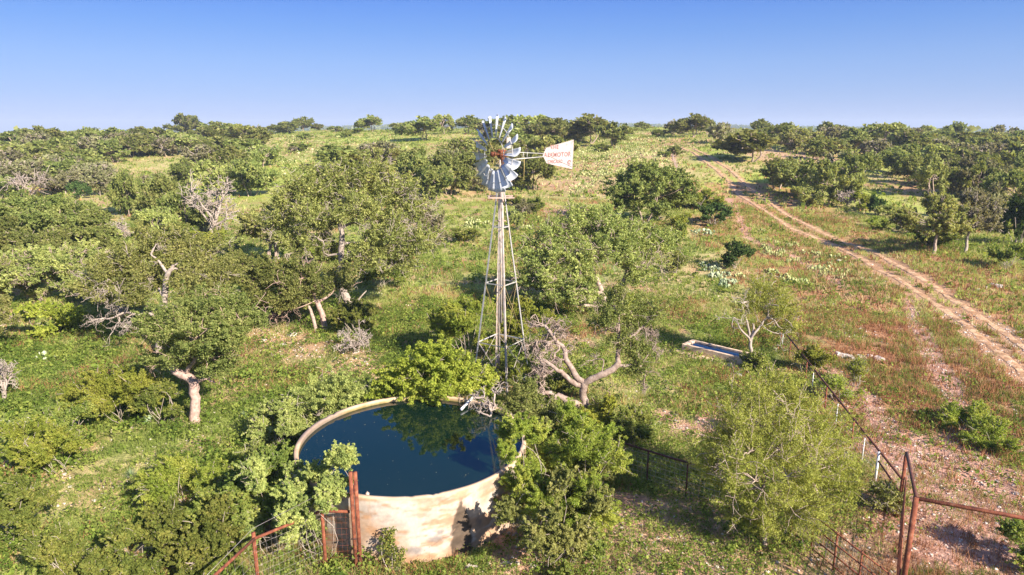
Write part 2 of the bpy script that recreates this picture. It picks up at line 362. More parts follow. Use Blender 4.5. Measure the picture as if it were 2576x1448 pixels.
def ground_color(X, Y):
    n1 = fbm(X, Y, 7, 51, 5); n2 = fbm(X, Y, 1.3, 61, 4); n3 = fbm(X, Y, 18, 71, 4); n4 = fbm(X, Y, .45, 81, 3)
    far = sstep(45, 95, Y); lush = sstep(-2, -6, X*1.0)*sstep(45, 30, Y)
    green = lerp(np.broadcast_to(C_(.18, .23, .055), X.shape+(3,)), C_(.29, .32, .09)[None], n2)
    green = lerp(green, C_(.32, .31, .09)[None], far*.8)
    straw = lerp(np.broadcast_to(C_(.38, .29, .14), X.shape+(3,)), C_(.54, .44, .21)[None], n2)
    c = lerp(green, straw, sstep(.48, .70, n1*.55+n2*.45+.09*far-.05*lush))
    c = lerp(c, C_(.36, .19, .11)[None], sstep(.53, .68, n3*.5+n2*.5)*.75)
    c = lerp(c, C_(.30, .38, .05)[None], sstep(.55, .68, fbm(X, Y, 22, 91, 3))*far*.7)
    # red-brown seedy grass between fence and road
    d = seg_dist(X, Y, RUTL)
    rb = (1-sstep(6, 13, d))*sstep(.30, .48, n2*.6+n1*.4)*.85*(Y < 110)
    c = lerp(c, C_(.40, .20, .11)[None], rb)
    dR = seg_dist(X, Y, RUTR); mid = (1-sstep(.9, 1.6, d+n4*.8))*(1-sstep(.9, 1.6, dR+n4*.8)); c = lerp(c, C_(.36, .25, .13)[None], np.clip(mid*1.0, 0, .8))
    fr = sstep(330, 600, Y); c = lerp(c, C_(.055, .075, .03)[None], fr)
    soil = lerp(np.broadcast_to(C_(.40, .20, .14), X.shape+(3,)), C_(.54, .34, .26)[None], n4)
    orange = lerp(np.broadcast_to(C_(.42, .24, .13), X.shape+(3,)), C_(.56, .38, .23)[None], n4)
    soil = lerp(soil, orange, sstep(-2, -6, X*1.0))
    c = lerp(c, soil, soil_mask(X, Y))
    rm, _ = road_mask(X, Y)
    c = lerp(c, C_(.42, .25, .15)[None], rm*.8)
    return np.clip(c, 0, 1)

# ------------------------------------------------------------------ ground mesh (one sheet to the horizon)
ang = np.concatenate([np.radians(np.arange(-180, -52, 4)), np.radians(np.arange(-52, 52, .2)), np.radians(np.arange(52, 180, 4))])
rad = np.concatenate([[1, 3, 6, 9], np.geomspace(11, 7000, 470)])
A, R = np.meshgrid(ang, rad); GX = R*np.sin(A); GY = R*np.cos(A); GZ = HT(GX, GY)
na, nr = len(ang), len(rad)
V = np.stack([GX, GY, GZ], -1).reshape(-1, 3)
i = np.arange(nr-1)[:, None]*na; k = np.arange(na)[None, :]; k2 = (k+1) % na
F = np.stack([i+k, i+na+k, i+na+k2, i+k2], -1).reshape(-1, 4)[:, ::-1]
col = np.concatenate([ground_color(GX, GY).reshape(-1, 3), np.ones((len(V), 1))], 1)
g = link('ground', fastmesh('ground', V, F, 4, {'Col': ('POINT', 'FLOAT_COLOR', col)}, smooth=True), m=MAT['ground']); tag(g, kind='structure')

# the two wheel ruts of the dirt road
def rut(P, seed):
    Q, s = resample(P, 2400); T = np.gradient(Q, axis=0); T /= np.linalg.norm(T, axis=1, keepdims=True); Nn = np.stack([-T[:, 1], T[:, 0]], 1)
    wl = .02+.50*fbm(s, s*0, .9, seed, 5)+.0008*Q[:, 1]; wr = .02+.50*fbm(s, s*0, .8, seed+9, 5)+.0008*Q[:, 1]
    U = np.linspace(-1, 1, 7); off = np.where(U[None] < 0, U[None]*wl[:, None], U[None]*wr[:, None])
    X = Q[:, 0:1]+Nn[:, 0:1]*off; Y = Q[:, 1:2]+Nn[:, 1:2]*off
    Z = HT(X, Y)+.008+.00045*Y-(.03+.0012*Y)*np.clip(np.abs(U)[None]*3-2, 0, 1)
    c = lerp(np.broadcast_to(C_(.34, .19, .10), X.shape+(3,)), C_(.58, .38, .23)[None], sstep(.3, .65, fbm(X, Y, .35, seed+3, 4)))
    gc = ground_color(X, Y); ew = np.clip(np.abs(U)[None]*1.5-.5, 0, 1)*np.ones_like(X); ew = np.clip(ew+(fbm(X, Y, .3, seed+7, 4)-.5)*1.2, 0, 1); c = lerp(c, gc, ew*.8)
    return np.stack([X, Y, Z], -1), c
VV = []; FF = []; CC = []; o_ = 0
for P, sd_ in ((RUTL, 3), (RUTR, 23)):
    v, c = rut(P, sd_); n = v.shape[0]; VV.append(v.reshape(-1, 3)); CC.append(c.reshape(-1, 3))
    i = np.arange(n-1)[:, None]*7; k = np.arange(6)[None]
    FF.append(np.stack([i+k, i+k+1, i+k+8, i+k+7], -1).reshape(-1, 4)+o_); o_ += n*7
CC = np.concatenate(CC); CC = np.concatenate([CC, np.ones((len(CC), 1))], 1)
rd = link('dirt_road', fastmesh('dirt_road', np.concatenate(VV), np.concatenate(FF), 4, {'Col': ('POINT', 'FLOAT_COLOR', CC)}, smooth=True), m=MAT['dirt']); tag(rd, kind='structure')

# ------------------------------------------------------------------ ground cover (stuff)
TANKC = Vector((-2.98, 18.85, 0)); TANKR = 3.40; TANKH = 1.86
def keep_out(X, Y, m=.15): return np.hypot(X-TANKC.x, Y-TANKC.y) > TANKR+m
def fan(rng, n, r0, r1, amax=43, p=2.0):
    r = (rng.uniform(r0**p, r1**p, n))**(1/p); a = np.radians(rng.uniform(-amax, amax, n)); return r*np.sin(a), r*np.cos(a)
def blades(name, rng, X, Y, hgt, wid, mat, label_none=None, spread=.35, per=5, tint=None):
    n = len(X); X = np.repeat(X, per)+rng.normal(size=n*per)*np.repeat(hgt, per)*.22; Y = np.repeat(Y, per)+rng.normal(size=n*per)*np.repeat(hgt, per)*.22
    h = np.repeat(hgt, per)*rng.uniform(.5, 1.2, n*per); wd = np.repeat(wid, per)*rng.uniform(.6, 1.3, n*per)
    B = np.stack([X, Y, HT(X, Y)-.01], 1); a = rng.uniform(0, 2*pi, n*per); s = np.stack([np.cos(a), np.sin(a), a*0], 1)
    lean = rng.normal(size=(n*per, 2))*spread
    tip = B+np.stack([lean[:, 0]*h, lean[:, 1]*h, h], 1)
    V = np.stack([B-s*wd[:, None]/2, B+s*wd[:, None]/2, tip], 1).reshape(-1, 3)
    t = (rng.uniform(size=n*per)*.6+.4*np.repeat(rng.uniform(size=n), per)) if tint is None else np.clip(np.repeat(tint, per)+rng.normal(size=n*per)*.15, 0, 1)
    return fastmesh(name, V, np.arange(len(V)).reshape(-1, 3), 3, {'tint': ('FACE', 'FLOAT', t)})
def mounds(name, rng, X, Y, rad, hgt, per, ls, aspect=.75):
    n = len(X); th = rng.uniform(0, 2*pi, n*per); u = rng.uniform(0, 1, n*per)**.5; R = np.repeat(rad, per); Hh = np.repeat(hgt, per)
    x = np.repeat(X, per)+R*u*np.cos(th); y = np.repeat(Y, per)+R*u*np.sin(th)
    z = HT(x, y)+Hh*(np.sqrt(np.clip(1-u*u, 0, 1))*rng.uniform(.45, 1.0, n*per))+.01
    C = np.stack([x, y, z], 1)
    t = np.clip(np.repeat(rng.uniform(-.1, 1.1, size=n), per)*.7+rng.uniform(size=n*per)*.3, 0, 1)
    N = np.stack([np.cos(th)*u, np.sin(th)*u, np.full(n*per, .6)], 1)
    return leafmesh(name, C, np.repeat(ls, per)[:, None], rng, N, up=.9, aspect=aspect, tint=t)
rng = np.random.default_rng(11)
def sel(X, Y, m): return X[m], Y[m]
def common(rng, X, Y, thin_soil=.85):
    rm, _ = road_mask(X, Y)
    return keep_out(X, Y) & (rng.uniform(size=len(X)) > rm) & (rng.uniform(size=len(X)) > thin_soil*soil_mask(X, Y))
# grass, three distance bands in one mesh each kind
def join(name, mes, mat, **k):
    VV = []; LL = []; TT = []; o = 0; nvv = None
    for me in mes:
        n = len(me.vertices); v = np.empty(n*3, np.float32); me.vertices.foreach_get('co', v); VV.append(v.reshape(-1, 3))
        l = np.empty(len(me.loops), np.int32); me.loops.foreach_get('vertex_index', l); nvv = len(me.loops)//len(me.polygons)
        LL.append(l.reshape(-1, nvv)+o); o += n
        t = np.empty(len(me.polygons), np.float32); me.attributes['tint'].data.foreach_get('value', t); TT.append(t)
        bpy.data.meshes.remove(me)
    me = fastmesh(name, np.concatenate(VV), np.concatenate(LL), nvv, {'tint': ('FACE', 'FLOAT', np.concatenate(TT))})
    ob = link(name, me, m=mat); tag(ob, **k); return ob
bands = [(12, 24, 52000, .16, .016, 6), (24, 45, 62000, .20, .028, 5), (45, 90, 60000, .28, .06, 5), (90, 300, 60000, .42, .18, 4)]
ms = []
for r0, r1, n, h, wd, per in bands:
    X, Y = fan(rng, n, r0, r1); m = common(rng, X, Y) & (fbm(X, Y, 2.0, 101, 4) > .40); X, Y = sel(X, Y, m)
    ms.append(blades('g', rng, X, Y, h*rng.uniform(.5, 1.5, len(X)), np.full(len(X), wd), None, per=per, spread=.5, tint=fbm(X, Y, 5, 111, 3)*1.6-.35))
join('grass', ms, MAT['grass'], label='short yellow-green grass covering the open ground', cat='grass', kind='stuff')
ms = []
for (r0, r1, n, h, wd, per) in [(12, 24, 22000, .26, .016, 7), (24, 45, 34000, .28, .026, 6), (45, 90, 30000, .32, .05, 5), (90, 300, 16000, .42, .16, 4)]:
    X, Y = fan(rng, n, r0, r1); d = seg_dist(X, Y, RUTL)
    dens = sstep(.50, .66, fbm(X, Y, 3.2, 121, 4))*(.45+.55*(X > 0))+1.3*(1-sstep(5, 12, d))*sstep(.30, .46, fbm(X, Y, 2.0, 125, 3))*(Y < 120)
    m = common(rng, X, Y, .6) & (rng.uniform(size=n) < dens); X, Y = sel(X, Y, m)
    ms.append(blades('g', rng, X, Y, h*rng.uniform(.5, 1.5, len(X)), np.full(len(X), wd), None, per=per, spread=.35))
join('dry_grass', ms, MAT['dry'], label='reddish-brown dry seed grass between fence line and dirt road', cat='dry grass', kind='stuff')
ms = []
for (r0, r1, n, h, wd, per) in [(12, 24, 9000, .3, .012, 7), (24, 45, 12000, .3, .02, 6), (45, 90, 14000, .34, .05, 5), (90, 300, 16000, .4, .18, 4)]:
    X, Y = fan(rng, n, r0, r1); m = common(rng, X, Y, .6) & (fbm(X, Y, 6, 131, 4) > .54); X, Y = sel(X, Y, m)
    ms.append(blades('g', rng, X, Y, h*rng.uniform(.5, 1.4, len(X)), np.full(len(X), wd), None, per=per, spread=.5))
join('straw_grass', ms, MAT['straw'], label='pale straw-coloured grass in the open field', cat='grass', kind='stuff')
# leafy weeds in mounds
ms = []
for (r0, r1, n, rr, hh, per, ls) in [(12, 24, 13000, .20, .24, 24, .055), (24, 45, 16000, .27, .26, 15, .085), (45, 90, 7000, .42, .34, 12, .17), (90, 260, 5200, .8, .55, 9, .42)]:
    X, Y = fan(rng, n, r0, r1)
    dens = sstep(.34, .60, fbm(X, Y, 4.5, 141, 4)); dens = np.where((X < -3) & (Y < 40), np.clip(dens*1.1+.12, 0, 1), dens); dr_ = seg_dist(X, Y, RUTL); dens = dens*np.where((dr_ < 9) & (Y < 110), .55, 1); m = common(rng, X, Y, .55) & (rng.uniform(size=n) < dens); X, Y = sel(X, Y, m)
    k = rng.uniform(.55, 1.6, len(X)); ms.append(mounds('w', rng, X, Y, rr*k, hh*k, per, ls*np.ones(len(X))))
for (r0, r1, n, rr, hh, per, ls) in [(12, 26, 2600, .36, .42, 70, .075), (26, 45, 2600, .42, .46, 46, .10)]:
    X, Y = fan(rng, n, r0, r1); m = common(rng, X, Y, .8) & (X < np.where(Y < 26, -3.5, 4)) & (fbm(X, Y, 2.6, 161, 3) > .48); X, Y = sel(X, Y, m)
    k = rng.uniform(.5, 1.5, len(X)); ms.append(mounds('w', rng, X, Y, rr*k, hh*k, per, ls*np.ones(len(X))))
join('weeds', ms, MAT['weed'], label='low green leafy weeds growing in clumps over the ground', cat='weeds', kind='stuff')
# gravel
def rockmesh(name, rng, C, s, flat=.55):
    n = len(C); base = np.array([(1, 0, 0), (0, 1, 0), (-1, 0, 0), (0, -1, 0), (0, 0, 1), (.6, .6, .55), (-.6, .5, .5), (0, 0, -1)])[:6]
    base = np.array([(1, 0, 0), (.2, 1, 0), (-1, .1, 0), (-.1, -1, 0), (.1, 0, 1), (0, 0, -1)], float)
    Fb = np.array([(0, 1, 4), (1, 2, 4), (2, 3, 4), (3, 0, 4), (1, 0, 5), (2, 1, 5), (3, 2, 5), (0, 3, 5)])
    V = base[None]*rng.uniform(.6, 1.3, (n, 6, 3))*s[:, None, None]; V[:, :, 2] *= flat
    a = rng.uniform(0, 2*pi, n); c, d = np.cos(a)[:, None], np.sin(a)[:, None]
    x = V[:, :, 0]*c-V[:, :, 1]*d; y = V[:, :, 0]*d+V[:, :, 1]*c; V[:, :, 0] = x; V[:, :, 1] = y
    V = V+C[:, None, :]; F = (Fb[None]+np.arange(n)[:, None, None]*6).reshape(-1, 3)
    return fastmesh(name, V.reshape(-1, 3), F, 3)
X, Y = fan(rng, 60000, 12, 48); sm = soil_mask(X, Y); rm, _ = road_mask(X, Y)
m = keep_out(X, Y, .0) & (rng.uniform(size=len(X)) < .045+.5*sm+.5*rm+.30*(fbm(X, Y, 3, 151, 3) > .62)); X, Y = sel(X, Y, m)
Cc = np.stack([X, Y, HT(X, Y)+.01], 1)
tag(link('gravel', rockmesh('gravel', rng, Cc, .022+.055*rng.uniform(size=len(X))**3), m=MAT['rock']), label='small pale stones and gravel strewn over the bare soil', cat='gravel', kind='stuff')
#%%PART2
# ================================================================== WATER TANK
def make_tank():
    root = empty('water_tank', (TANKC.x, TANKC.y, 0), label='round open concrete stock tank full of dark blue water at bottom centre', cat='water tank')
    TH = .125; n = 720; nz = 70; zb = -.45
    def colr(a, z, inner):
        # a: angle array, z: height -> stained concrete
        u = a*TANKR; zz = z
        n1 = fbm(u, zz*1.0, .9, 201, 5); n2 = fbm(u*1.0, zz*3.0, .5, 211, 5); n3 = fbm(u*6, zz*.6, .8, 221, 4); n4 = fbm(u, zz, .12, 231, 3)
        c = lerp(np.broadcast_to(C_(.52, .37, .27), a.shape+(3,)), C_(.66, .57, .50)[None], sstep(.32, .62, n1))
        c = lerp(c, C_(.50, .27, .13)[None], sstep(.48, .66, n2)*.7)                                   # orange bands
        c = lerp(c, C_(.66, .42, .27)[None], sstep(.55, .72, n3)*.35*sstep(.2, 1.6, zz))                 # runs from the rim
        c = lerp(c, C_(.62, .38, .22)[None], (1-sstep(.15, .6, zz+.3*n1))*.5)                            # splash zone
        da = (a-A_SEEP)*TANKR
        wdt = .03+.26*sstep(1.7, .5, zz); rag = (fbm(u, zz, .14, 241, 4)-.5)*.2
        seep = sstep(.05, -.03, np.abs(da)-wdt+rag)*sstep(1.72, 1.5, zz)
        c = lerp(c, C_(.13, .095, .07)[None]*(.6+.9*n4)[..., None], seep*.97)
        for aa, z0, rx, rz in ((A_SEEP-.22, .62, .34, .16), (A_SEEP-.36, .38, .30, .15), (A_SEEP-.17, .80, .16, .12), (A_SEEP+.17, .75, .2, .3)):
            q = np.hypot((a-aa)*TANKR/rx, (zz-z0)/rz)+(n4-.5)*.6+(n1-.5)*1.4; c = lerp(c, C_(.24, .21, .21)[None], (1-sstep(.4, 1.2, q))*.7)
        crack = np.abs((zz-.28)-(a-A_SEEP+.33)*1.7+(fbm(u, zz, .3, 261, 4)-.5)*.3); c = lerp(c, C_(.38, .24, .17)[None], (1-sstep(.004, .02, crack))*(a > A_SEEP-.5)*(a < A_SEEP-.05)*.8)
        c = lerp(c, C_(.70, .50, .33)[None], sstep(TANKH-.12, TANKH, zz)*.5)
        c = c*(.80+.20*sstep(.25, .6, fbm(u, zz*3.2, .40, 265, 4))*1.0)[..., None]*.78; c = c*(.86+.28*fbm(u, zz, .07, 267, 3))[..., None]
        if inner: c = lerp(c, C_(.42, .30, .12)[None], np.full(a.shape, .7)); c = lerp(c, C_(.10, .11, .03)[None], sstep(TANKH-.06, TANKH-.14, zz+(n4-.5)*.06)*.9)
        return c
    # wall shell: outer + rim + inner
    A_ = np.linspace(-pi/2-pi, -pi/2+pi, n+1)[:-1]
    prof = [(TANKR, z, 0) for z in np.linspace(zb, TANKH-.02, nz)]+[(TANKR-.006, TANKH, 0), (TANKR-TH*.5, TANKH+.003, 0), (TANKR-TH+.006, TANKH, 1)]+[(TANKR-TH, z, 1) for z in np.linspace(TANKH-.02, TANKH-.5, 8)]
    PR = np.array(prof); AA, RR = np.meshgrid(A_, PR[:, 0]); ZZ = np.broadcast_to(PR[:, 1][:, None], AA.shape); IN = PR[:, 2][:, None]*np.ones_like(AA)
    wob = (fbm(AA*TANKR, ZZ, .6, 271, 3)-.5)*.016
    chip = np.clip(fbm(AA*TANKR, ZZ*0, .35, 281, 4)-.62, 0, 1)*.18*(ZZ > TANKH-.06)
    X = (RR+wob)*np.cos(AA); Y = (RR+wob)*np.sin(AA); Zq = ZZ-chip
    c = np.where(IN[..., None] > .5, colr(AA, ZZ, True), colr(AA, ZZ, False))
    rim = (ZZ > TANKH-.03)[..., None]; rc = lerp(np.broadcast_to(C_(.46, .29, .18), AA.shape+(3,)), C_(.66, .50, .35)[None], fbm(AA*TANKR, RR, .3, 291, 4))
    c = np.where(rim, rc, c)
    dk = (sstep(.5, .25, np.abs(((AA-2.85+pi) % (2*pi))-pi))*.75)[..., None]*(ZZ > TANKH-.6)[..., None]; c = c*(1-dk)+C_(.22, .17, .15)*dk  # bush shade on the left rim and upper wall, put into the colour
    m_, n_ = AA.shape; i = np.arange(m_-1)[:, None]*n_; k = np.arange(n_)[None]; k2 = (k+1) % n_
    F = np.stack([i+k, i+k2, i+n_+k2, i+n_+k], -1).reshape(-1, 4)
    V = np.stack([X, Y, Zq], -1).reshape(-1, 3); col = np.concatenate([c.reshape(-1, 3), np.ones((len(V), 1))], 1)
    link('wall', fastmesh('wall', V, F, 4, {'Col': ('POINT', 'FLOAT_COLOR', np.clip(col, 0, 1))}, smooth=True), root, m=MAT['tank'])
    mb = MB(); nn = 96; mb.raw([(cos(2*pi*j/nn)*(TANKR-TH-.003), sin(2*pi*j/nn)*(TANKR-TH-.003), TANKH-.13) for j in range(nn)], [tuple(range(nn))]); mb.build('water', MAT['water'], root)
    # floating leaves and scum specks
    r2 = np.random.default_rng(5); q = 90; rr = np.sqrt(r2.uniform(0, 1, q))*(TANKR-TH-.1); t = r2.uniform(0, 2*pi, q)
    Cc = np.stack([rr*np.cos(t), rr*np.sin(t), np.full(q, TANKH-.127)], 1)
    fl = link('floating_leaves', leafmesh('floating_leaves', Cc, .022, r2, up=12), root, m=MAT['straw']); tag(fl, kind='stuff')
    # inlet pipe over the far rim
    return root
A_SEEP = -pi/2+.51
make_tank()
p0 = atY(1191, 998, 21.95); p1 = atY(1160, 1031, 21.1)
mb = MB(); mb.tube([p0, p1], .045, 10); tag(mb.build('inlet_pipe', MAT['white']), 'white inlet pipe slanting over the far rim into the water of the round tank', 'pipe')
mb = MB(); mb.tube([(0, 0, -.055), (0, 0, -.03), (0, 0, .03), (0, 0, .055)], [.02, .05, .05, .02], 10); mb.tube([(0, 0, .05), (0, 0, .085)], .008, 6)
tag(mb.build('float_ball', MAT['plank'], loc=(-3.72, 15.85, TANKH-.10)), 'small brown float bobbing on the tank water beside the twin rusty posts', 'float')

# ================================================================== TROUGH
def trough():
    a = atY(1738, 858, 30.5); 
    P = [at(1722, 868, 0.0), at(1754, 856, .0)]
    L0 = Vector((8.85, 32.9)); L1 = Vector((11.35, 30.55))
    d = (L1-L0); Ln = d.length; rz = atan2(d.y, d.x); mid = (L0+L1)/2; z = ht(mid.x, mid.y)
    root = empty('water_trough', (mid.x, mid.y, z), rz, label='long low concrete cattle trough with blue water on the green slope', cat='water trough')
    Wd = 1.05; H = .42; t = .14; nz = -.3
    mb = MB()
    def wall(x0, x1, y0, y1): mb.box(((x0+x1)/2, (y0+y1)/2, (H+nz)/2), (x1-x0, y1-y0, H-nz))
    wall(-Ln/2, Ln/2, -Wd/2, -Wd/2+t); wall(-Ln/2, Ln/2, Wd/2-t, Wd/2); wall(-Ln/2, -Ln/2+t*1.6, -Wd/2+t, Wd/2-t); wall(Ln/2-t*1.6, Ln/2, -Wd/2+t, Wd/2-t)
    ob = mb.build('basin', MAT['trough'], root); bv = ob.modifiers.new('b', 'BEVEL'); bv.width = .012; bv.segments = 2
    mb = MB(); mb.box((0, 0, H-.09), (Ln-3.2*t-.004, Wd-2*t-.004, .02)); mb.build('water', MAT['water2'], root)
    mb = MB(); r2 = random.Random(4)
    N = 26; top = []; 
    for j in range(N+1):
        x = -Ln/2-.25+(Ln+.5)*j/N; top.append((x, -Wd/2-.38-.14*r2.random(), .06)); 
    V = [(x, y, .05) for x, y, _ in top]+[(x, -Wd/2+.02, .07) for x, y, _ in top]+[(x, y-.02, -.35) for x, y, _ in top]
    F = [(j, j+1, N+2+j, N+1+j) for j in range(N)]+[(2*N+2+j, 2*N+3+j, j+1, j) for j in range(N)]
    mb.raw(V, F); mb.build('apron', MAT['trough'], root)
MAT['trough'] = stdmat('trough_concrete', [(.3, (.46, .30, .19)), (.5, (.66, .48, .33)), (.75, (.78, .64, .49))], 5, .9, bump=.4)
trough()

# ================================================================== WINDMILL
def windmill():
    WY = 27.2; ax = atY(1261, 900, WY).x; zb = ht(ax, WY)
    root = empty('windmill', (ax, WY, zb), label='tall galvanised steel windmill with silver wheel and lettered white tail vane', cat='windmill')
    rel = lambda v: Vector(v)-Vector((ax, WY, zb))
    HB = 9.92-zb; HP = 8.22-zb; phi = radians(12)
    dg = lambda z: 1.28+(.20-1.28)*(z/HP)          # half diagonal
    def corner(i, z):
        a = phi+i*pi/2; return Vector((dg(z)*cos(a), dg(z)*sin(a), z))
    ztop = HP+.35
    for i in range(4):
        a = phi+i*pi/2; tow = (Vector((cos(a+pi*.75), sin(a+pi*.75), 0)), Vector((cos(a-pi*.75), sin(a-pi*.75), 0)))
        mb = MB(); mb.angle(corner(i, -.3), corner(i, ztop), .068, .010, tow); 
        leg = mb.build('tower_leg', MAT['galv'] if i in (0, 2) else MAT['galvrust'], root)
    zs = [.55, 2.15, 4.65, 6.95]
    # heights of the four girts, from the photograph
    for z in zs:
        for i in range(4):
            mb = MB(); a, b = corner(i, z), corner((i+1) % 4, z); mb.angle(a, b, .042, .007, (Vector((0, 0, -1)), -(a+b).normalized())); mb.build('girt', MAT['galv'], root)
    for lo, hi in zip(zs[:-1], zs[1:]):
        for i in range(4):
            for (p, q) in ((corner(i, lo), corner((i+1) % 4, hi)), (corner((i+1) % 4, lo), corner(i, hi))):
                mb = MB(); mb.tube([p, q], .006 if lo > 1 else .010, 5); mb.build('cross_brace', MAT['rod'] if lo > 1 else MAT['galvrust'], root)
    # platform
    mb = MB(); R_ = Matrix.Rotation(radians(4), 3, 'Z'); W2 = .52
    for s in (-1, 1):
        mb.box(R_ @ Vector((0, s*W2*.72, HP)), (W2*2, .15, .035), R_); mb.box(R_ @ Vector((s*W2*.8, 0, HP-.04)), (.12, W2*1.5, .035), R_)
    mb.build('platform', MAT['plank'], root)
    mb = MB()
    for i in range(4):
        a, b = corner(i, HP-1.0), corner(i, HP-1.0); 
    mb.box((0, 0, HP-.95), (.42, .10, .03), R_); mb.build('lower_step', MAT['plank'], root)
    # centre pipes
    mb = MB(); mb.tube([(0, 0, 2.9), (0, 0, HB-.25)], [.05, .055], 10); mb.build('mast_pipe', MAT['galvrust'], root)
    mb = MB(); mb.tube([(-.085, .03, .9), (-.06, .02, HP+.5)], .038, 8); mb.build('pump_pipe', MAT['galvrust'], root)
    mb = MB(); mb.tube([(.10, -.03, 3.4), (.09, -.02, HP+.9)], .032, 8); mb.build('pump_rod', MAT['plank'], root)
    mb = MB(); mb.tube([(-.30, .12, .2), (-.20, .12, 1.25)], .05, 6); mb.tube([(-.15, .16, .2), (-.16, .16, 1.45)], .04, 6); mb.build('pump_head', MAT['plank'], root)
    # ---- head: axis n points from tail to wheel
    n = Vector((-.80, -.60, 0)).normalized(); up = Vector((0, 0, 1)); tt = n.cross(up).normalized()
    if tt.x < 0: tt = -tt
    hub = rel(atY(1241, 389, WY-.35)); C = Vector((0, 0, hub.z)); hub = C+n*.42+tt*(.0)
    want = rel(atY(1241, 389, WY-.3)); hub.x = want.x; 
    C = hub-n*.42; C.y *= .4
    HBz = hub.z
    # gearbox and mast head
    mb = MB(); mb.tube([C+up*-.42, C+up*-.2, C+up*.02], [.06, .08, .12], 12); mb.box(C-n*.02, (.34, .22, .22), Matrix.Rotation(atan2(n.y, n.x), 3, 'Z')); mb.tube([C-n*.1, hub+n*.10], .05, 10)
    mb.tube([C+up*.1-n*.18, C+up*.14+n*.2], .05, 8); mb.tube([C+tt*.12-up*.05+n*.12, C+tt*.12-up*.05-n*.24], .04, 8); mb.tube([C-tt*.12-up*.05+n*.12, C-tt*.12-up*.05-n*.24], .04, 8)
    mb.tube([C-up*.1, C-up*.55+n*.05], .035, 8); mb.build('gearbox', MAT['gearrust'], root)
    # pale sheet behind the motor
    mb = MB(); mb.box(C-n*.32+up*.42, (.24, .012, .42), Matrix.Rotation(atan2(n.y, n.x)+.2, 3, 'Z')); mb.build('gear_hood', MAT['galvrust'], root)
    # wheel
    wr = bpy.data.objects.new('wheel', None); COL.objects.link(wr); wr.parent = root; wr.location = hub
    R1 = 1.50; R0 = .63; NB = 18
    e1 = tt; e2 = up
    def wp(r, a, ax_=0): return (e1*cos(a)+e2*sin(a))*r+n*ax_
    mb = MB(); mb.tube([n*-.10, n*-.05, n*.09, n*.12], [.05, .10, .10, .05], 12); mb.build('hub', MAT['gearrust'], wr)
    mb = MB(); mb.tube([wp(.64, 2*pi*j/72, -.03) for j in range(73)], .013, 6, caps=False); mb.build('inner_rim', MAT['galv'], wr)
    mb = MB(); mb.tube([wp(1.12, 2*pi*j/72, -.09) for j in range(73)], .014, 6, caps=False); mb.build('outer_rim', MAT['galv'], wr)
    for j in range(6):
        mb = MB(); a = 2*pi*j/6+.1; mb.tube([wp(.06, a, .06), wp(.64, a, -.03), wp(1.12, a, -.09)], .010, 6); mb.build('spoke', MAT['rod'], wr)
        mb = MB(); mb.tube([wp(.06, a, -.09), wp(1.12, a+.05, -.09)], .008, 6); mb.build('spoke', MAT['rod'], wr)
    beta = radians(38)
    me = None
    for j in range(NB):
        a0 = 2*pi*j/NB+.09; radial = (e1*cos(a0)+e2*sin(a0)); tang = (-e1*sin(a0)+e2*cos(a0))
        # at the top tang=-e1 ; chord there must point at the viewer
        chord = (-tang)*cos(beta)+n*sin(beta); nor = radial.cross(chord).normalized()
        V = []; nu, nr_ = 9, 7
        for q in range(nr_):
            f = q/(nr_-1); r = R0+(R1-R0)*f; wd = .17+(.43-.17)*f
            for s in range(nu):
                g_ = s/(nu-1)-.5; camb = (.25-g_*g_)*wd*.85
                rr_ = r+(-.045*f*(g_+.5)*2 if True else 0)+(.02 if q == nr_-1 and 0 < s < nu-1 else 0)
                V.append(radial*rr_+chord*(g_*wd)+nor*camb-n*.06)
        Fq = [(q*nu+s, q*nu+s+1, (q+1)*nu+s+1, (q+1)*nu+s) for q in range(nr_-1) for s in range(nu-1)]
        mb = MB(); mb.raw(V, Fq, True); bl = mb.build('blade', MAT['blade'], wr); sm = bl.modifiers.new('t', 'SOLIDIFY'); sm.thickness = .004
    # tail: boom, truss rods and vane along -n, swung slightly
    td = Vector((.80, .60, 0)).normalized(); nv = Vector((-td.y, td.x, 0))
    zc = C.z-.08
    v0 = rel(atY(1363, 395, WY+.0)); 
    T0 = C-n*.1; Lb = 1.95; Lv = 3.50                     # where the vane begins and ends
    tipz = zc-.02
    P = lambda s, z: Vector((T0.x+td.x*s, T0.y+td.y*s, z))
    mb = MB(); mb.tube([P(.1, zc-.16), P(Lb+.1, tipz-.06)], .022, 6); mb.tube([P(.1, zc+.16), P(Lb+.1, tipz+.06)], .016, 6)
    for s in (.95, 1.15): mb.tube([P(s, zc-.13), P(s, zc+.13)], .012, 5)
    mb.build('tail_boom', MAT['galv'], root)
    mb = MB(); mb.tube([P(1.0, zc-.1), P(1.0, zc-.5), P(.97, zc-1.0)], .012, 5); mb.build('furl_rod', MAT['rod'], root)
    vr = bpy.data.objects.new('tail_vane', None); COL.objects.link(vr); vr.parent = root; vr.location = P(Lb, tipz); vr.rotation_euler = (0, 0, atan2(td.y, td.x))
    Lw = Lv-Lb+.12
    out = [(0, 0), (.20, .30), (Lw, .60), (Lw-.03, -.62), (.20, -.33)]
    th = .006
    V = [(x, -th, z) for x, z in out]+[(x, th, z) for x, z in out]; N = len(out)
    mb = MB(); mb.raw(V, [tuple(range(N)), tuple(range(2*N-1, N-1, -1))]+[(i, (i+1) % N+0, N+(i+1) % N, N+i)[::-1] for i in range(N)]); mb.build('vane_sheet', MAT['vane'], vr)
    mb = MB()
    for (a, b) in (((.30, .02), (Lw-.03, .54)), ((.30, -.02), (Lw-.06, -.53))): mb.tube([(a[0], -.016, a[1]), (b[0], -.016, b[1])], .012, 6)
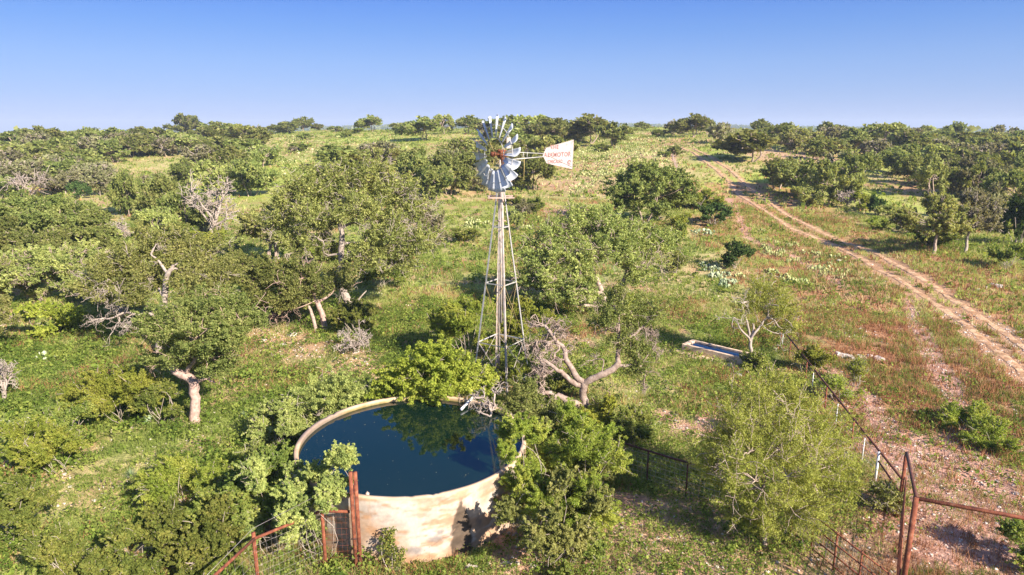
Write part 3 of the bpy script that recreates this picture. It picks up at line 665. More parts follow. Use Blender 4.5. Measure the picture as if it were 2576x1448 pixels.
    for a, b in zip(out, out[1:]+out[:1]): mb.tube([(a[0], -.010, a[1]), (b[0], -.010, b[1])], .009, 5)
    mb.build('vane_brace', MAT['galvrust'], vr)
    def text(s, x, z, size, sx=1):
        cu = bpy.data.curves.new('t', 'FONT'); cu.body = s; cu.size = size; cu.extrude = .0015; cu.align_x = 'LEFT'; cu.space_character = 1.12; cu.offset = .007
        o = bpy.data.objects.new('t', cu); COL.objects.link(o); bpy.context.view_layer.update()
        me = bpy.data.meshes.new_from_object(o.evaluated_get(bpy.context.evaluated_depsgraph_get())); bpy.data.objects.remove(o)
        me.materials.append(MAT['paintred']); l = link('lettering', me, vr, (x, -.0105, z)); l.rotation_euler = (pi/2, 0, 0); l.scale = (sx, 1, 1); return l
    text('THE', .40, .24, .23, 1.0); text('AERMOTOR', .07, -.08, .25, 1.0); text('CHICAGO', .27, -.34, .19, .85); text('C', Lw-.30, -.40, .20)
    mb = MB(); mb.tube([(Lw-.22+.10*cos(t*pi/8), -.012, -.34+.10*sin(t*pi/8)) for t in range(15)], .008, 5); mb.build('lettering', MAT['paintred'], vr)
windmill()

# ================================================================== FENCES
def pipe(name, pts, r, m, parent, n=9):
    mb = MB(); mb.tube(pts, r, n); return mb.build(name, m, parent)
def mesh_panel(parent, a0, a1, b0, b1, nh, nvv, r, m=None, name='wire_mesh'):
    """wire net between lower line a0-a1 and upper line b0-b1"""
    mb = MB()
    for i in range(nh):
        t = i/(nh-1); mb.tube([a0.lerp(b0, t), a1.lerp(b1, t)], r, 4, caps=False)
    for i in range(nvv):
        t = i/(nvv-1); mb.tube([a0.lerp(a1, t), b0.lerp(b1, t)], r*.8, 4, caps=False)
    mb.build(name, m or MAT['wire'], parent)
# left fence by the tank
pa = Vector((-5.05, 15.3, 0)); pb = Vector((-7.05, 14.1, 0)); pc = Vector((-6.9, 12.0, 0))
fl = empty('pipe_fence', (pa.x, pa.y, 0), label='rusty red pipe fence with wire mesh running down to the left of the round tank', cat='fence')
def rp(root, v): return Vector(v)-root.location
posts = [atY(808, 1264, 15.3), atY(637, 1340, 14.2)]
f = fl
pz = [1.86, 1.78]
A0 = Vector((posts[0].x, 15.3, posts[0].z)); A1 = Vector((posts[1].x, 14.2, posts[1].z))
pipe('post', [rp(f, (A0.x, A0.y, -.3)), rp(f, A0)], .045, MAT['rust'], f); pipe('post', [rp(f, (A1.x, A1.y, -.3)), rp(f, A1)], .045, MAT['rust'], f)
r0 = atY(808, 1286, 15.3); r1 = atY(640, 1356, 14.15); r2 = atY(545, 1444, 12.7); r2b = r1+(r2-r1)*1.5; rr_ = atY(880, 1288, 15.38)
pipe('rail', [rp(f, rr_), rp(f, r0)], .038, MAT['rust'], f); pipe('rail', [rp(f, r0), rp(f, r1)], .038, MAT['rust'], f); pipe('rail', [rp(f, r1), rp(f, r2b)], .038, MAT['rust'], f)
G = lambda v: Vector((v.x, v.y, ht(v.x, v.y)+.12))
mesh_panel(f, rp(f, G(r1)), rp(f, G(r0)), rp(f, r1), rp(f, r0), 9, 14, .0022)
mesh_panel(f, rp(f, G(r2b)), rp(f, G(r1)), rp(f, r2b), rp(f, r1), 6, 9, .0022)
mesh_panel(f, rp(f, G(r0)), rp(f, G(rr_)), rp(f, r0), rp(f, rr_), 10, 7, .003, MAT['rust'])
wr_ = [atY(850, 1222, 15.35), atY(636, 1330, 14.1), atY(530, 1438, 12.4)]
mb = MB(); mb.tube([rp(f, (wr_[0].x, 15.4, wr_[0].z)), rp(f, wr_[1]), rp(f, wr_[1]+(wr_[2]-wr_[1])*1.5)], .005, 4); mb.build('top_wire', MAT['wire'], f)
# twin posts in front of the wall
tw = empty('twin_pipe_post', (-4.2, 15.35, 0), label='pair of tall rusty orange pipes standing against the near tank wall', cat='pipe post')
for px in (881.5, 893):
    t = atY(px, 1188, 15.25); pipe('post', [(t.x+4.2, -.1, -.3), (t.x+4.2, -.1, t.z)], .05, MAT['rust'], tw, 12)
t = atY(887, 1270, 15.25); pipe('clamp', [(t.x+4.2-.07, -.16, .9), (t.x+4.2+.07, -.16, .9)], .02, MAT['darkrust'], tw)
pipe('drain_pipe', [(t.x+4.2, -.03, .05), (t.x+4.2, -.03, .85)], .022, MAT['white'], tw); pipe('valve', [(t.x+4.2, -.03, 1.0), (t.x+4.2, -.03, 1.75)], .03, MAT['darkrust'], tw)

# long fence on the right
F0 = at(1962, 862); F1g = at(2262, 1290)
T0 = Vector((atY(1965, 825, F0.y).x, F0.y, atY(1965, 825, F0.y).z)); Yp = at(2262, 1300).y
T1 = atY(2272, 1209, Yp+.05)
fr = empty('pipe_rail_fence', (F1g.x, F1g.y, F1g.z), label='long wire fence under a dark rusty pipe rail running uphill on the right', cat='fence')
pipe('rail', [rp(fr, T0), rp(fr, T0.lerp(T1, .5)+Vector((0, 0, -.01))), rp(fr, T1)], .038, MAT['darkrust'], fr)
kinds = [(1957, 'r'), (1973, 'w'), (1990, 'r'), (2009, 'w'), (2031, 'r'), (2050, 'w'), (2081, 'r'), (2112, 'w'), (2149, 'r'), (2180, 'w'), (2216, 'W')]
def rail_at(px):
    lo, hi = 0, 1
    for _ in range(30):
        m = (lo+hi)/2; q = proj(T0.lerp(T1, m))[0]
        if q < px: lo = m
        else: hi = m
    return T0.lerp(T1, lo)
for px, k in kinds:
    q = rail_at(max(px, 1967)); g_ = ht(q.x, q.y)
    if k == 'r': pipe('post', [rp(fr, (q.x, q.y, g_-.2)), rp(fr, (q.x, q.y, q.z-.03))], .028, MAT['rust'], fr)
    elif k == 'w': pipe('stay', [rp(fr, (q.x-.04, q.y, g_-.1)), rp(fr, (q.x-.04, q.y, q.z-.12))], .016, MAT['white'], fr, 6)
    else: pipe('white_post', [rp(fr, (q.x-.06, q.y, g_-.2)), rp(fr, (q.x-.06, q.y, q.z+.02))], .038, MAT['white'], fr)
lo0 = rail_at(1968); lo1 = rail_at(2216); brace0 = lo1+Vector((-.05, 0, -.28)); brace1 = Vector((T1.x, T1.y, T1.z-.42))
pipe('brace_rail', [rp(fr, brace0), rp(fr, brace1)], .03, MAT['darkrust'], fr)
mb = MB()
for q_ in range(5):
    pts = []
    for s in range(9):
        p = T0.lerp(T1, s/8); g_ = ht(p.x, p.y); pts.append(rp(fr, (p.x, p.y, g_+.12+(p.z-g_-.15)*q_/5)))
    mb.tube(pts, .004, 4, caps=False)
mb.build('strand', MAT['wire'], fr)
# corner gate frame: tall posts, overhead rail, swing gate
Pt = atY(2281, 1140, Yp); Pb = Vector((Pt.x, Yp, ht(Pt.x, Yp)))
Qy = 13.35; Qt = atY(2305, 1251, Qy)
gf = empty('gate_frame', (Qt.x, Qy, 0), label='tall rusty pipe gate posts joined by an overhead rail at lower right', cat='gate frame')
pipe('post', [rp(gf, (Pt.x, Yp, Pb.z-.3)), rp(gf, Pt)], .05, MAT['rust'], gf, 12)
pipe('post', [rp(gf, (Qt.x, Qy, -.4)), rp(gf, Qt)], .06, MAT['rust'], gf, 12)
pipe('overhead_rail', [rp(gf, Pt), rp(gf, Qt)], .042, MAT['darkrust'], gf)
Rt = atY(2576, 1302, 12.9); Rt2 = Qt+(Rt-Qt)*2.2
pipe('overhead_rail', [rp(gf, Qt+Vector((0, 0, -.03))), rp(gf, Rt2)], .045, MAT['rust'], gf)
# narrow walk gate between the two posts
wg = empty('walk_gate', (Qt.x, Qy, 0), label='narrow rusty bar gate between the two tall gate posts', cat='gate')
ga = Vector((Pt.x+.04, Yp-.08, 0)); gb = Vector((Qt.x-.04, Qy+.10, 0))
for z in (.25, .45, .65, .85, 1.05, 1.25): pipe('bar', [rp(wg, (ga.x, ga.y, z)), rp(wg, (gb.x, gb.y, z))], .014, MAT['rust'], wg, 6)
for t in (0, .5, 1): p = ga.lerp(gb, t); pipe('upright', [rp(wg, (p.x, p.y, .15)), rp(wg, (p.x, p.y, 1.3))], .018, MAT['rust'], wg, 6)
# panels
def panel(label, a, b, H, name='stock_panel', nb=4, nup=5, wires=5, z0=.12):
    za, zb_ = ht(a.x, a.y), ht(b.x, b.y); r = empty(name, (a.x, a.y, za), label=label, cat='fence panel')
    for i in range(nb):
        h = z0+(H-z0)*i/(nb-1); pipe('rail', [rp(r, (a.x, a.y, za+h)), rp(r, (b.x, b.y, zb_+h))], .019, MAT['rust'], r, 6)
    for i in range(nup):
        t = i/(nup-1); p = a.lerp(b, t); zz = za+(zb_-za)*t; pipe('upright', [rp(r, (p.x, p.y, zz-.1)), rp(r, (p.x, p.y, zz+H+.03))], .024, MAT['rust'], r, 6)
    mesh_panel(r, rp(r, (a.x, a.y, za+z0)), rp(r, (b.x, b.y, zb_+z0)), rp(r, (a.x, a.y, za+H)), rp(r, (b.x, b.y, zb_+H)), 9, 28, .003)
    return r
a = at(1988, 1345); b = Vector((Qt.x-.12, Qy+.25, 0)); b.y = Qy+.35
panel('rusty pipe and wire panel left of the tall gate post beneath the mesquite', Vector((a.x, a.y, 0)), b, 1.05)
panel('rusty pipe and wire panel right of the tall gate post at the frame corner', Vector((Qt.x+.1, Qy-.15, 0)), Vector((Qt.x+3.6, Qy-.55, 0)), 1.1, nup=6)
# middle wire fence with a dark rail
m0 = atY(1539, 1106, at(1539, 1190).y); m1 = atY(1841, 1195, at(1841, 1290).y)
mf = empty('wire_fence', (m0.x, m0.y, 0), label='sagging wire mesh fence under a dark rusty rail between tank bushes and mesquite', cat='fence')
pipe('rail', [rp(mf, m0), rp(mf, m0.lerp(m1, .5)+Vector((0, 0, -.03))), rp(mf, m1)], .032, MAT['darkrust'], mf)
mesh_panel(mf, rp(mf, (m0.x, m0.y, ht(m0.x, m0.y)+.05)), rp(mf, (m1.x, m1.y, ht(m1.x, m1.y)+.05)), rp(mf, m0), rp(mf, m1), 8, 26, .0042)
for t in (0, .33, .66, 1): p = m0.lerp(m1, t); pipe('post', [rp(mf, (p.x, p.y, -.2)), rp(mf, p)], .025, MAT['darkrust'], mf)
# far post line where the pasture fence climbs the hill
line = [(1692, 398), (1693, 404), (1696, 411), (1699, 418), (1703, 426), (1707, 434), (1711, 443), (1714, 452), (1716, 462), (1718, 474), (1722, 486)]
for j, (px, py) in enumerate(line):
    p = at(px, py+6); mb = MB(); mb.tube([(0, 0, -.2), (0, 0, .6), (0.02, 0, 1.25)], [.06, .055, .05], 6)
    ob = mb.build('fence_post', MAT['dead'], loc=p); tag(ob, 'weathered wooden fence post in the line climbing the hill left of the dirt road', 'fence post', 'wooden posts in the fence line up the hill')
#%%PART3
# ================================================================== TREES
def unit(v): v = np.asarray(v, float); return v/(np.linalg.norm(v)+1e-9)
def curve(a, b, rng, n=6, sag=0., wob=.12):
    a = np.asarray(a, float); b = np.asarray(b, float); t = np.linspace(0, 1, n)[:, None]; L = np.linalg.norm(b-a)
    P = a+(b-a)*t; w = rng.normal(size=(1, 3))*wob*L; w2 = rng.normal(size=(1, 3))*wob*.6*L
    P = P+np.sin(t*pi)*w+np.sin(t*2*pi)*w2*.6; P[:, 2] += (np.sin(t*pi)*sag*L)[:, 0]; return P
def taper(r0, r1, n): return np.linspace(r0, r1, n)
def twigs(paths, p, d, L, r, depth, rng, curl=.35, nch=3, rmin=.004, droop=0.):
    """recursive bare branches"""
    n = 5; P = [np.asarray(p, float)]; d = unit(d)
    for i in range(n-1):
        d = unit(d+rng.normal(size=3)*curl*.55+np.array([0, 0, -droop])); P.append(P[-1]+d*L/(n-1))
    paths.append((np.array(P), taper(r, max(r*.55, rmin), n)))
    if depth <= 0: return
    for c in range(nch):
        k = rng.integers(1, n); q = P[k]; dd = unit(d+rng.normal(size=3)*.75)
        twigs(paths, q, dd, L*rng.uniform(.45, .8), max(r*.55, rmin), depth-1, rng, curl, nch, rmin, droop)
def crown_clusters(rng, W, Hh, zb, nl, nc, lobeR, flat=.6, hollow=.35):
    """lobe and cluster centres of a crown of half width W, from zb to Hh"""
    L = []; zc = (zb+Hh)/2; hz = (Hh-zb)/2
    while len(L) < nl:
        v = rng.normal(size=3); v /= np.linalg.norm(v); r = rng.uniform(hollow, 1)**.6
        p = np.array([v[0]*W*r*.80, v[1]*W*r*.80, zc+v[2]*hz*r*.78])
        if v[2] < -.45 and rng.uniform() < .35: continue
        L.append(p)
    L = np.array(L); C = []; own = []
    for i, p in enumerate(L):
        for _ in range(nc):
            v = rng.normal(size=3); v /= np.linalg.norm(v); v *= np.array([1, 1, flat])
            if v[2] < 0 and rng.uniform() < .5: v[2] *= -1
            C.append(p+v*lobeR*rng.uniform(.5, 1.05)); own.append(i)
    return L, np.array(C), np.array(own)
def leaves_for(rng, C, cr, n, flat=.7):
    per = rng.integers(0, len(C), n); v = rng.normal(size=(n, 3)); v /= np.linalg.norm(v, axis=1, keepdims=True)+1e-9
    r = rng.uniform(0, 1, (n, 1))**.45; off = v*r*cr*np.array([1, 1, flat])
    return C[per]+off, v
def shoots(rng, C, cr, cen, per):
    """short shoots fanning out and up from every cluster; returns tuft centres and shoot segments"""
    B = np.repeat(C, per, axis=0); o = B-cen; o /= np.linalg.norm(o, axis=1, keepdims=True)+1e-9
    d = o*.8+rng.normal(size=B.shape)*.55+np.array([0, 0, .25]); d /= np.linalg.norm(d, axis=1, keepdims=True)+1e-9
    L = cr*rng.uniform(.7, 2.3, (len(B), 1)); T = [B+d*L*f+rng.normal(size=B.shape)*cr*.06 for f in (.35, .6, .8, 1.0)]
    return np.concatenate(T), list(zip(B, B+d*L))
KIND = dict(  # mat, wood, leaf coverage, twig amount, base of crown, aspect, cluster size, number of lobes
 oak=dict(leaf='oak', wood='bark', cov=1.7, tw=.35, zb=.07, asp=.6, cr=.46, nl=20, nc=9),
 pale=dict(leaf='paleoak', wood='bark', cov=1.3, tw=1.1, zb=.06, asp=.6, cr=.42, nl=18, nc=9),
 grey=dict(leaf='greyoak', wood='twig', cov=.85, tw=2.0, zb=.06, asp=.6, cr=.40, nl=18, nc=9),
 bush=dict(leaf='bush', wood='twig', cov=1.7, tw=.3, zb=.02, asp=.65, cr=.34, nl=22, nc=8),
 bright=dict(leaf='bright', wood='twig', cov=1.6, tw=.3, zb=.0, asp=.75, cr=.36, nl=15, nc=8),
 mesq=dict(leaf='mesq', wood='twig', cov=1.5, tw=.5, zb=.12, asp=.28, cr=.5, nl=18, nc=9),
 fern=dict(leaf='fern', wood='twig', cov=1.1, tw=.5, zb=.0, asp=.30, cr=.42, nl=15, nc=8),
 shrub=dict(leaf='paleoak', wood='twig', cov=1.5, tw=.6, zb=.0, asp=.55, cr=.30, nl=24, nc=8),
 juniper=dict(leaf='juniper', wood='twig', cov=1.8, tw=.1, zb=.0, asp=.5, cr=.38, nl=16, nc=8),
)
def gen_tree(kind, W, Hh, ls, seed, D):
    """wood mesh + crown mesh for a crown of half width W and height Hh seen from D metres"""
    K = KIND[kind]; rng = np.random.default_rng(seed)
    sc = max(W, 1.0); lobeR = sc*rng.uniform(.20, .28); cr = K['cr']*(sc/4)**.55
    nl = max(6, int(K['nl']*min(1.3, (sc/3.5)**.6))); zb = K['zb']*Hh
    L, C, own = crown_clusters(rng, W, Hh, zb, nl, K['nc'], lobeR, flat=.55 if kind != 'juniper' else .9)
    C[:, 2] = np.maximum(C[:, 2], cr*.4)
    paths = []; rm = D*.00042
    low = zb < .1*Hh and kind not in ('oak', 'pale', 'grey')
    if low:
        for i in range(nl): paths.append((curve((rng.normal()*.12, rng.normal()*.12, -.1), L[i], rng, 6, .05), taper(max(.016*sc/2.5, rm), max(.007, rm*.8), 6)))
    else:
        nt = rng.choice([1, 2, 3], p=[.45, .35, .2]); st = []
        for i in range(nt):
            a = rng.uniform(0, 2*pi); top = np.array([cos(a)*W*.22*(nt > 1), sin(a)*W*.22*(nt > 1), Hh*rng.uniform(.36, .5)])+rng.normal(size=3)*.05*Hh
            b = np.array([cos(a)*.1*nt, sin(a)*.1*nt, -.3]); P = curve(b, top, rng, 6, 0, .08); r0 = .040*Hh**.9/(nt**.5)
            paths.append((P, taper(r0*1.15, r0*.62, 6))); st.append((top, r0*.6))
        for i in range(nl):
            j = int(np.argmin([np.linalg.norm(L[i]-s[0]) for s in st])); paths.append((curve(st[j][0], L[i], rng, 6, .06, .12), taper(max(st[j][1]*.55, rm), max(.02, rm), 6)))
    for c, o in zip(C, own):
        paths.append((curve(L[o], c, rng, 4, 0, .1), taper(max(.018, rm), max(.008, rm*.8), 4)))
    nt = int(K['tw']*len(C)*(1.6 if D < 60 else 1.0))
    for _ in range(nt):
        c = C[rng.integers(len(C))]; o = unit(c-np.array([0, 0, Hh*.35])); d = unit(o+rng.normal(size=3)*.6)
        l = cr*rng.uniform(.9, 2.2); paths.append((curve(c-d*l*.3, c+d*l, rng, 4, 0, .1), taper(max(.010, rm*.9), max(.004, rm*.6), 4)))
        if D < 45 and K['tw'] > 1:
            twigs(paths, c, d, cr*1.2, max(.008, rm*.8), 1, rng, rmin=rm*.6)
    paths2 = []
    area = 2*pi*W*W*.5+pi*W*Hh*1.6+W*W*2
    n = int(K['cov']*area*2.3/(ls*ls*K['asp']*.5)/1.6); n = min(n, 90000)
    # bigger, more separate sprays: one share of the leaves sits in twig-end tufts
    fr_ = .30 if zb < .1*Hh and kind != 'juniper' else .45
    P1, v1 = leaves_for(rng, C, cr, int(n*fr_)); tips, tw_ = shoots(rng, C, cr, np.array([0, 0, Hh*.35]), 5 if fr_ < .4 else 3)
    tips[:, 2] = np.maximum(tips[:, 2], .06)
    for a_, b_ in tw_[::(2 if D < 60 else 6)]: paths2.append((np.array([a_, (a_+b_)/2+rng.normal(size=3)*.02, b_]), taper(max(.008, rm*.6), max(.004, rm*.4), 3)))
    P2_, v2 = leaves_for(rng, tips, cr*.26, n-len(P1)); P_ = np.concatenate([P1, P2_]); v = np.concatenate([v1, v2]); P_[:, 2] = np.maximum(P_[:, 2], .03)
    cl = vnoise(P_[:, 0]*1.4/sc*3+7, P_[:, 1]*1.4/sc*3+P_[:, 2]*2, seed); t = np.clip(rng.uniform(size=n)*.5+cl*.55, 0, 1)
    crown = leafmesh('leaves', P_, ls, rng, v, aspect=K['asp'], tint=t)
    wood = woodmesh('wood', paths+paths2, 5 if D < 60 else 3)
    return wood, crown
TREES = []   # (object, kind, size words, zone, px)
def put(kind, root_name, wood, crown, loc, rz, sc, mats=None):
    r = empty(root_name, loc, rz); r.scale = sc
    K = KIND.get(kind)
    if wood:
        if not wood.materials: wood.materials.append(MAT[(mats or (K['wood'],))[0]])
        link('trunk' if K and K['zb'] > .1 else 'stem', wood, r)
    if crown:
        if not crown.materials: crown.materials.append(MAT[K['leaf']])
        link('crown' if K['zb'] > .1 else 'foliage', crown, r)
    return r
NAME = dict(oak='oak_tree', pale='oak_tree', grey='oak_tree', bush='bush', bright='bush', mesq='mesquite_tree', fern='feathery_shrub', shrub='shrub', juniper='juniper_bush')
CAT = dict(oak='tree', pale='tree', grey='tree', bush='bush', bright='bush', mesq='tree', fern='shrub', shrub='shrub', juniper='bush', bare='dead tree')
PROTO = {}
def proto(kind, lod, v):
    """unit prototype: half width 3, height 4"""
    k = (kind, lod, v)
    if k not in PROTO:
        ls, D = {0: (.13, 42), 1: (.22, 80), 2: (.42, 170)}[lod]; sz = {0: (3, 4), 1: (3, 4), 2: (3, 4)}[lod]
        if kind in ('bush', 'bright', 'fern', 'shrub', 'juniper'): sz = (2, 2.6)
        PROTO[k] = gen_tree(kind, sz[0], sz[1], ls, hash((lod, v))*7 % 1000+len(kind)*31, D)+(sz,)
    return PROTO[k]
def size_at(px, py, top, wpx, p=None):
    p = p or at(px, py); zc = p.y*cos(PITCH)-(p.z-CAMH)*sin(PITCH); W = wpx/2/FPX*zc
    q = atY(px, top, p.y); return p, W, max(q.z-p.z, .3)
rt = random.Random(77)
def tree(kind, px, py, top, w, zone, label=None, name=None, group=None, uniq=None, seed=None):
    p, W, Hh = size_at(px, py, top, w*(1.18 if kind != 'bare' else 1)); D = p.y; Hh *= 1.05 if D < 100 else .96
    if kind == 'bare': return bare_tree(px, py, top, w, zone, label, seed)
    if uniq or (uniq is None and D < 34):
        ls = max(.05, D*.00235)*(1.1 if kind in ('mesq', 'fern') else 1); wd, cr = gen_tree(kind, W, Hh, ls, seed or rt.randrange(9999), D); r = put(kind, name or NAME[kind], wd, cr, p, 0, (1, 1, 1))
    else:
        lod = 0 if D < 58 else (1 if D < 110 else 2); wd, cr, sz = proto(kind, lod, rt.randrange(4))
        r = put(kind, name or NAME[kind], wd, cr, p, rt.uniform(0, 6.28), (W/sz[0], W/sz[0]*rt.uniform(.85, 1.1), Hh/sz[1]))
    if label: tag(r, label, CAT[kind], group)
    TREES.append([r, kind, W, Hh, zone, px, label, group]); return r
def bare_tree(px, py, top, w, zone, label=None, seed=None, mat='dead'):
    p, W, Hh = size_at(px, py, top, w); D = p.y; rng = np.random.default_rng(seed or rt.randrange(9999)); paths = []; rm = D*.0005
    nm = 3 if W > 1.5 else 2; r0 = max(.05*Hh**.8, rm*2)
    crot = np.array([rng.normal()*.1, 0, Hh*.22]); paths.append((curve((0, 0, -.2), crot, rng, 5, 0, .08), taper(r0*1.2, r0, 5)))
    for i in range(nm+3):
        a = 2*pi*i/(nm+3)+rng.normal()*.3; tip = np.array([cos(a)*W*.55, sin(a)*W*.55, Hh*rng.uniform(.45, .8)]); P = curve(crot, tip, rng, 6, .05, .12)
        paths.append((P, taper(r0*.7, r0*.3, 6)))
        for k in range(2, 6):
            for _ in range(2): twigs(paths, P[k], unit(P[k]-crot)+rng.normal(size=3)*.7, W*.38, max(r0*.26, rm), 2 if D < 90 else 1, rng, .5, 3, rm*.75)
    me = woodmesh('wood', paths, 4); me.materials.append(MAT[mat]); r = empty('dead_tree', p); link('trunk', me, r)
    if label: tag(r, label, 'dead tree')
    TREES.append([r, 'bare', W, Hh, zone, px, label, None]); return r

def region(poly, n, rng, mind=0):
    poly = np.array(poly); out = []; x0, y0 = poly.min(0); x1, y1 = poly.max(0)
    while len(out) < n:
        x, y = rng.uniform(x0, x1), rng.uniform(y0, y1); ins = False; j = len(poly)-1
        for i in range(len(poly)):
            if (poly[i][1] > y) != (poly[j][1] > y) and x < (poly[j][0]-poly[i][0])*(y-poly[i][1])/(poly[j][1]-poly[i][1])+poly[i][0]: ins = not ins
            j = i
        if ins and all(abs(x-a)+2*abs(y-b) > mind for a, b in out): out.append((x, y))
    return out
# ---- trees far enough to be copies: (kind, px, py base, py top, width px)
Z = 'on the skyline left of the windmill'
for a in [('oak', 462, 336, 290, 82), ('oak', 762, 326, 294, 42), ('oak', 722, 338, 306, 66), ('oak', 800, 326, 311, 36), ('pale', 690, 332, 314, 40), ('oak', 932, 333, 293, 64), ('pale', 1000, 330, 309, 50), ('oak', 1060, 356, 298, 104), ('pale', 1118, 338, 288, 52), ('oak', 1182, 338, 294, 78), ('bush', 845, 334, 318, 32), ('bush', 895, 336, 322, 46), ('bush', 868, 348, 334, 30)]: tree(*a, Z)
Z = 'on the skyline between windmill wheel and tail vane'
for a in [('oak', 1270, 350, 291, 90), ('pale', 1330, 352, 290, 110), ('oak', 1300, 395, 330, 120), ('oak', 1385, 362, 297, 90), ('pale', 1345, 420, 345, 110), ('oak', 1400, 405, 340, 90), ('oak', 1340, 478, 385, 130), ('grey', 1280, 430, 370, 80)]: tree(*a, Z)
Z = 'on the skyline between tail vane and dirt road'
for a in [('oak', 1480, 362, 293, 112), ('oak', 1540, 372, 306, 78), ('pale', 1440, 360, 308, 60), ('oak', 1613, 330, 308, 42), ('oak', 1740, 346, 291, 78), ('grey', 1698, 344, 303, 52), ('oak', 1775, 340, 300, 48), ('grey', 1812, 362, 306, 66), ('pale', 1580, 338, 318, 46), ('bush', 1515, 382, 362, 46), ('bush', 1660, 345, 326, 40)]: tree(*a, Z)
Z = 'in the belt right of the dirt road'
for a in [('oak', 1885, 408, 332, 150), ('oak', 1910, 345, 303, 56), ('oak', 1965, 365, 308, 80), ('pale', 2020, 378, 318, 90), ('oak', 2115, 358, 316, 64), ('grey', 2080, 372, 318, 60), ('pale', 2230, 378, 309, 100), ('oak', 2170, 372, 318, 80), ('oak', 2315, 352, 318, 42), ('oak', 2392, 358, 310, 54), ('oak', 2290, 385, 330, 80), ('oak', 2350, 392, 334, 90), ('oak', 2430, 385, 332, 90), ('pale', 2500, 380, 333, 90), ('oak', 2556, 385, 334, 90),
          ('pale', 1990, 385, 330, 60), ('oak', 2060, 405, 352, 70), ('grey', 2200, 410, 352, 80), ('oak', 2270, 425, 362, 90), ('pale', 2340, 430, 362, 90), ('oak', 2420, 440, 372, 100), ('grey', 2480, 430, 355, 90), ('oak', 2550, 440, 362, 110)]: tree(*a, Z)
Z = 'on the right slope beyond the road'
for a in [('oak', 1955, 478, 400, 100), ('pale', 2020, 470, 392, 110), ('oak', 1998, 496, 408, 120), ('pale', 2092, 516, 402, 112), ('oak', 2152, 478, 376, 100), ('grey', 2110, 440, 378, 90), ('pale', 2030, 520, 468, 80), ('oak', 2255, 440, 380, 100), ('oak', 2310, 470, 388, 90), ('pale', 2346, 498, 402, 100), ('grey', 2395, 495, 405, 110), ('oak', 2450, 500, 415, 100), ('grey', 2500, 490, 410, 100), ('oak', 2540, 530, 440, 110), ('oak', 2570, 470, 390, 100), ('oak', 2490, 455, 392, 80), ('grey', 2470, 560, 470, 90)]: tree(*a, Z)
tree('juniper', 2202, 541, 497, 40, Z, 'small dark round juniper alone in the clearing right of the road')
tree('juniper', 2556, 617, 508, 78, Z, 'tall narrow dark juniper at the right edge of the photo')
tree('pale', 2340, 640, 500, 170, Z, 'olive oak nearest the right side of the dirt road, leafy left half'); tree('grey', 2420, 636, 490, 150, Z, 'oak with a bare grey twiggy top beside the shaded roadside grass')
tree('bare', 2130, 522, 478, 60, Z, 'thin bare forked dead trunk at the right edge of the road')
Z = 'on the hillside at upper left'
L_ = [('oak', 60, 372, 327, 90), ('oak', 115, 385, 322, 90), ('oak', 20, 380, 334, 80), ('pale', 175, 375, 330, 80), ('oak', 230, 372, 322, 90), ('oak', 285, 378, 325, 80), ('grey', 330, 380, 332, 90), ('oak', 352, 362, 322, 80), ('oak', 405, 372, 324, 90), ('grey', 250, 405, 340, 100), ('pale', 60, 415, 360, 100), ('oak', 140, 418, 352, 100), ('grey', 20, 430, 375, 90), ('pale', 120, 450, 385, 120), ('oak', 200, 440, 375, 110), ('grey', 50, 470, 400, 110), ('oak', 290, 410, 352, 80), ('grey', 160, 490, 420, 120), ('oak', 230, 460, 400, 80), ('grey', 257, 492, 415, 80), ('oak', 320, 395, 345, 60), ('oak', 0, 500, 440, 90), ('juniper', 200, 500, 462, 50)]
for a in L_: tree(*a, Z)
Z = 'in the oak group left of the open field'
for a in [('oak', 560, 352, 306, 90), ('pale', 615, 362, 312, 90), ('oak', 520, 365, 320, 80), ('oak', 650, 375, 322, 70), ('pale', 480, 390, 335, 90), ('oak', 560, 400, 340, 100), ('oak', 620, 415, 350, 110), ('grey', 500, 420, 362, 80), ('pale', 665, 420, 365, 80), ('oak', 580, 450, 375, 110), ('oak', 632, 494, 402, 120), ('pale', 545, 492, 400, 110), ('oak', 470, 470, 400, 80)]: tree(*a, Z)
rgf = np.random.default_rng(515)
def fill(poly, n, zone, kinds=('oak', 'pale', 'grey', 'grey', 'oak'), w=(55, 85), h=(48, 66), mind=34):
    for (x, y) in sorted(region(poly, n, rgf, mind), key=lambda q: q[1]):
        k = (y-320)/150; tree(kinds[rgf.integers(len(kinds))], x, y, y-rgf.uniform(*h)*(.66+.5*k), rgf.uniform(*w)*(.8+.5*k), zone)
fill([(0, 385), (320, 375), (330, 400), (0, 420)], 9, 'in the upper row of the far left hillside')
fill([(0, 430), (230, 420), (250, 470), (0, 480)], 10, 'in the middle row of the far left hillside')
fill([(340, 375), (480, 370), (470, 400), (340, 410)], 6, 'in the gap left of the oak group')
fill([(2050, 385), (2576, 395), (2576, 425), (2080, 410)], 9, 'in the front row of the far right belt')
fill([(2250, 450), (2576, 460), (2576, 500), (2300, 490)], 7, 'in the dense right-edge thicket')
fill([(1950, 345), (2576, 362), (2576, 385), (1980, 372)], 12, 'in the back row of the far right belt')
fill([(1190, 345), (1470, 340), (1470, 365), (1190, 365)], 7, 'in the grove behind wheel and vane')
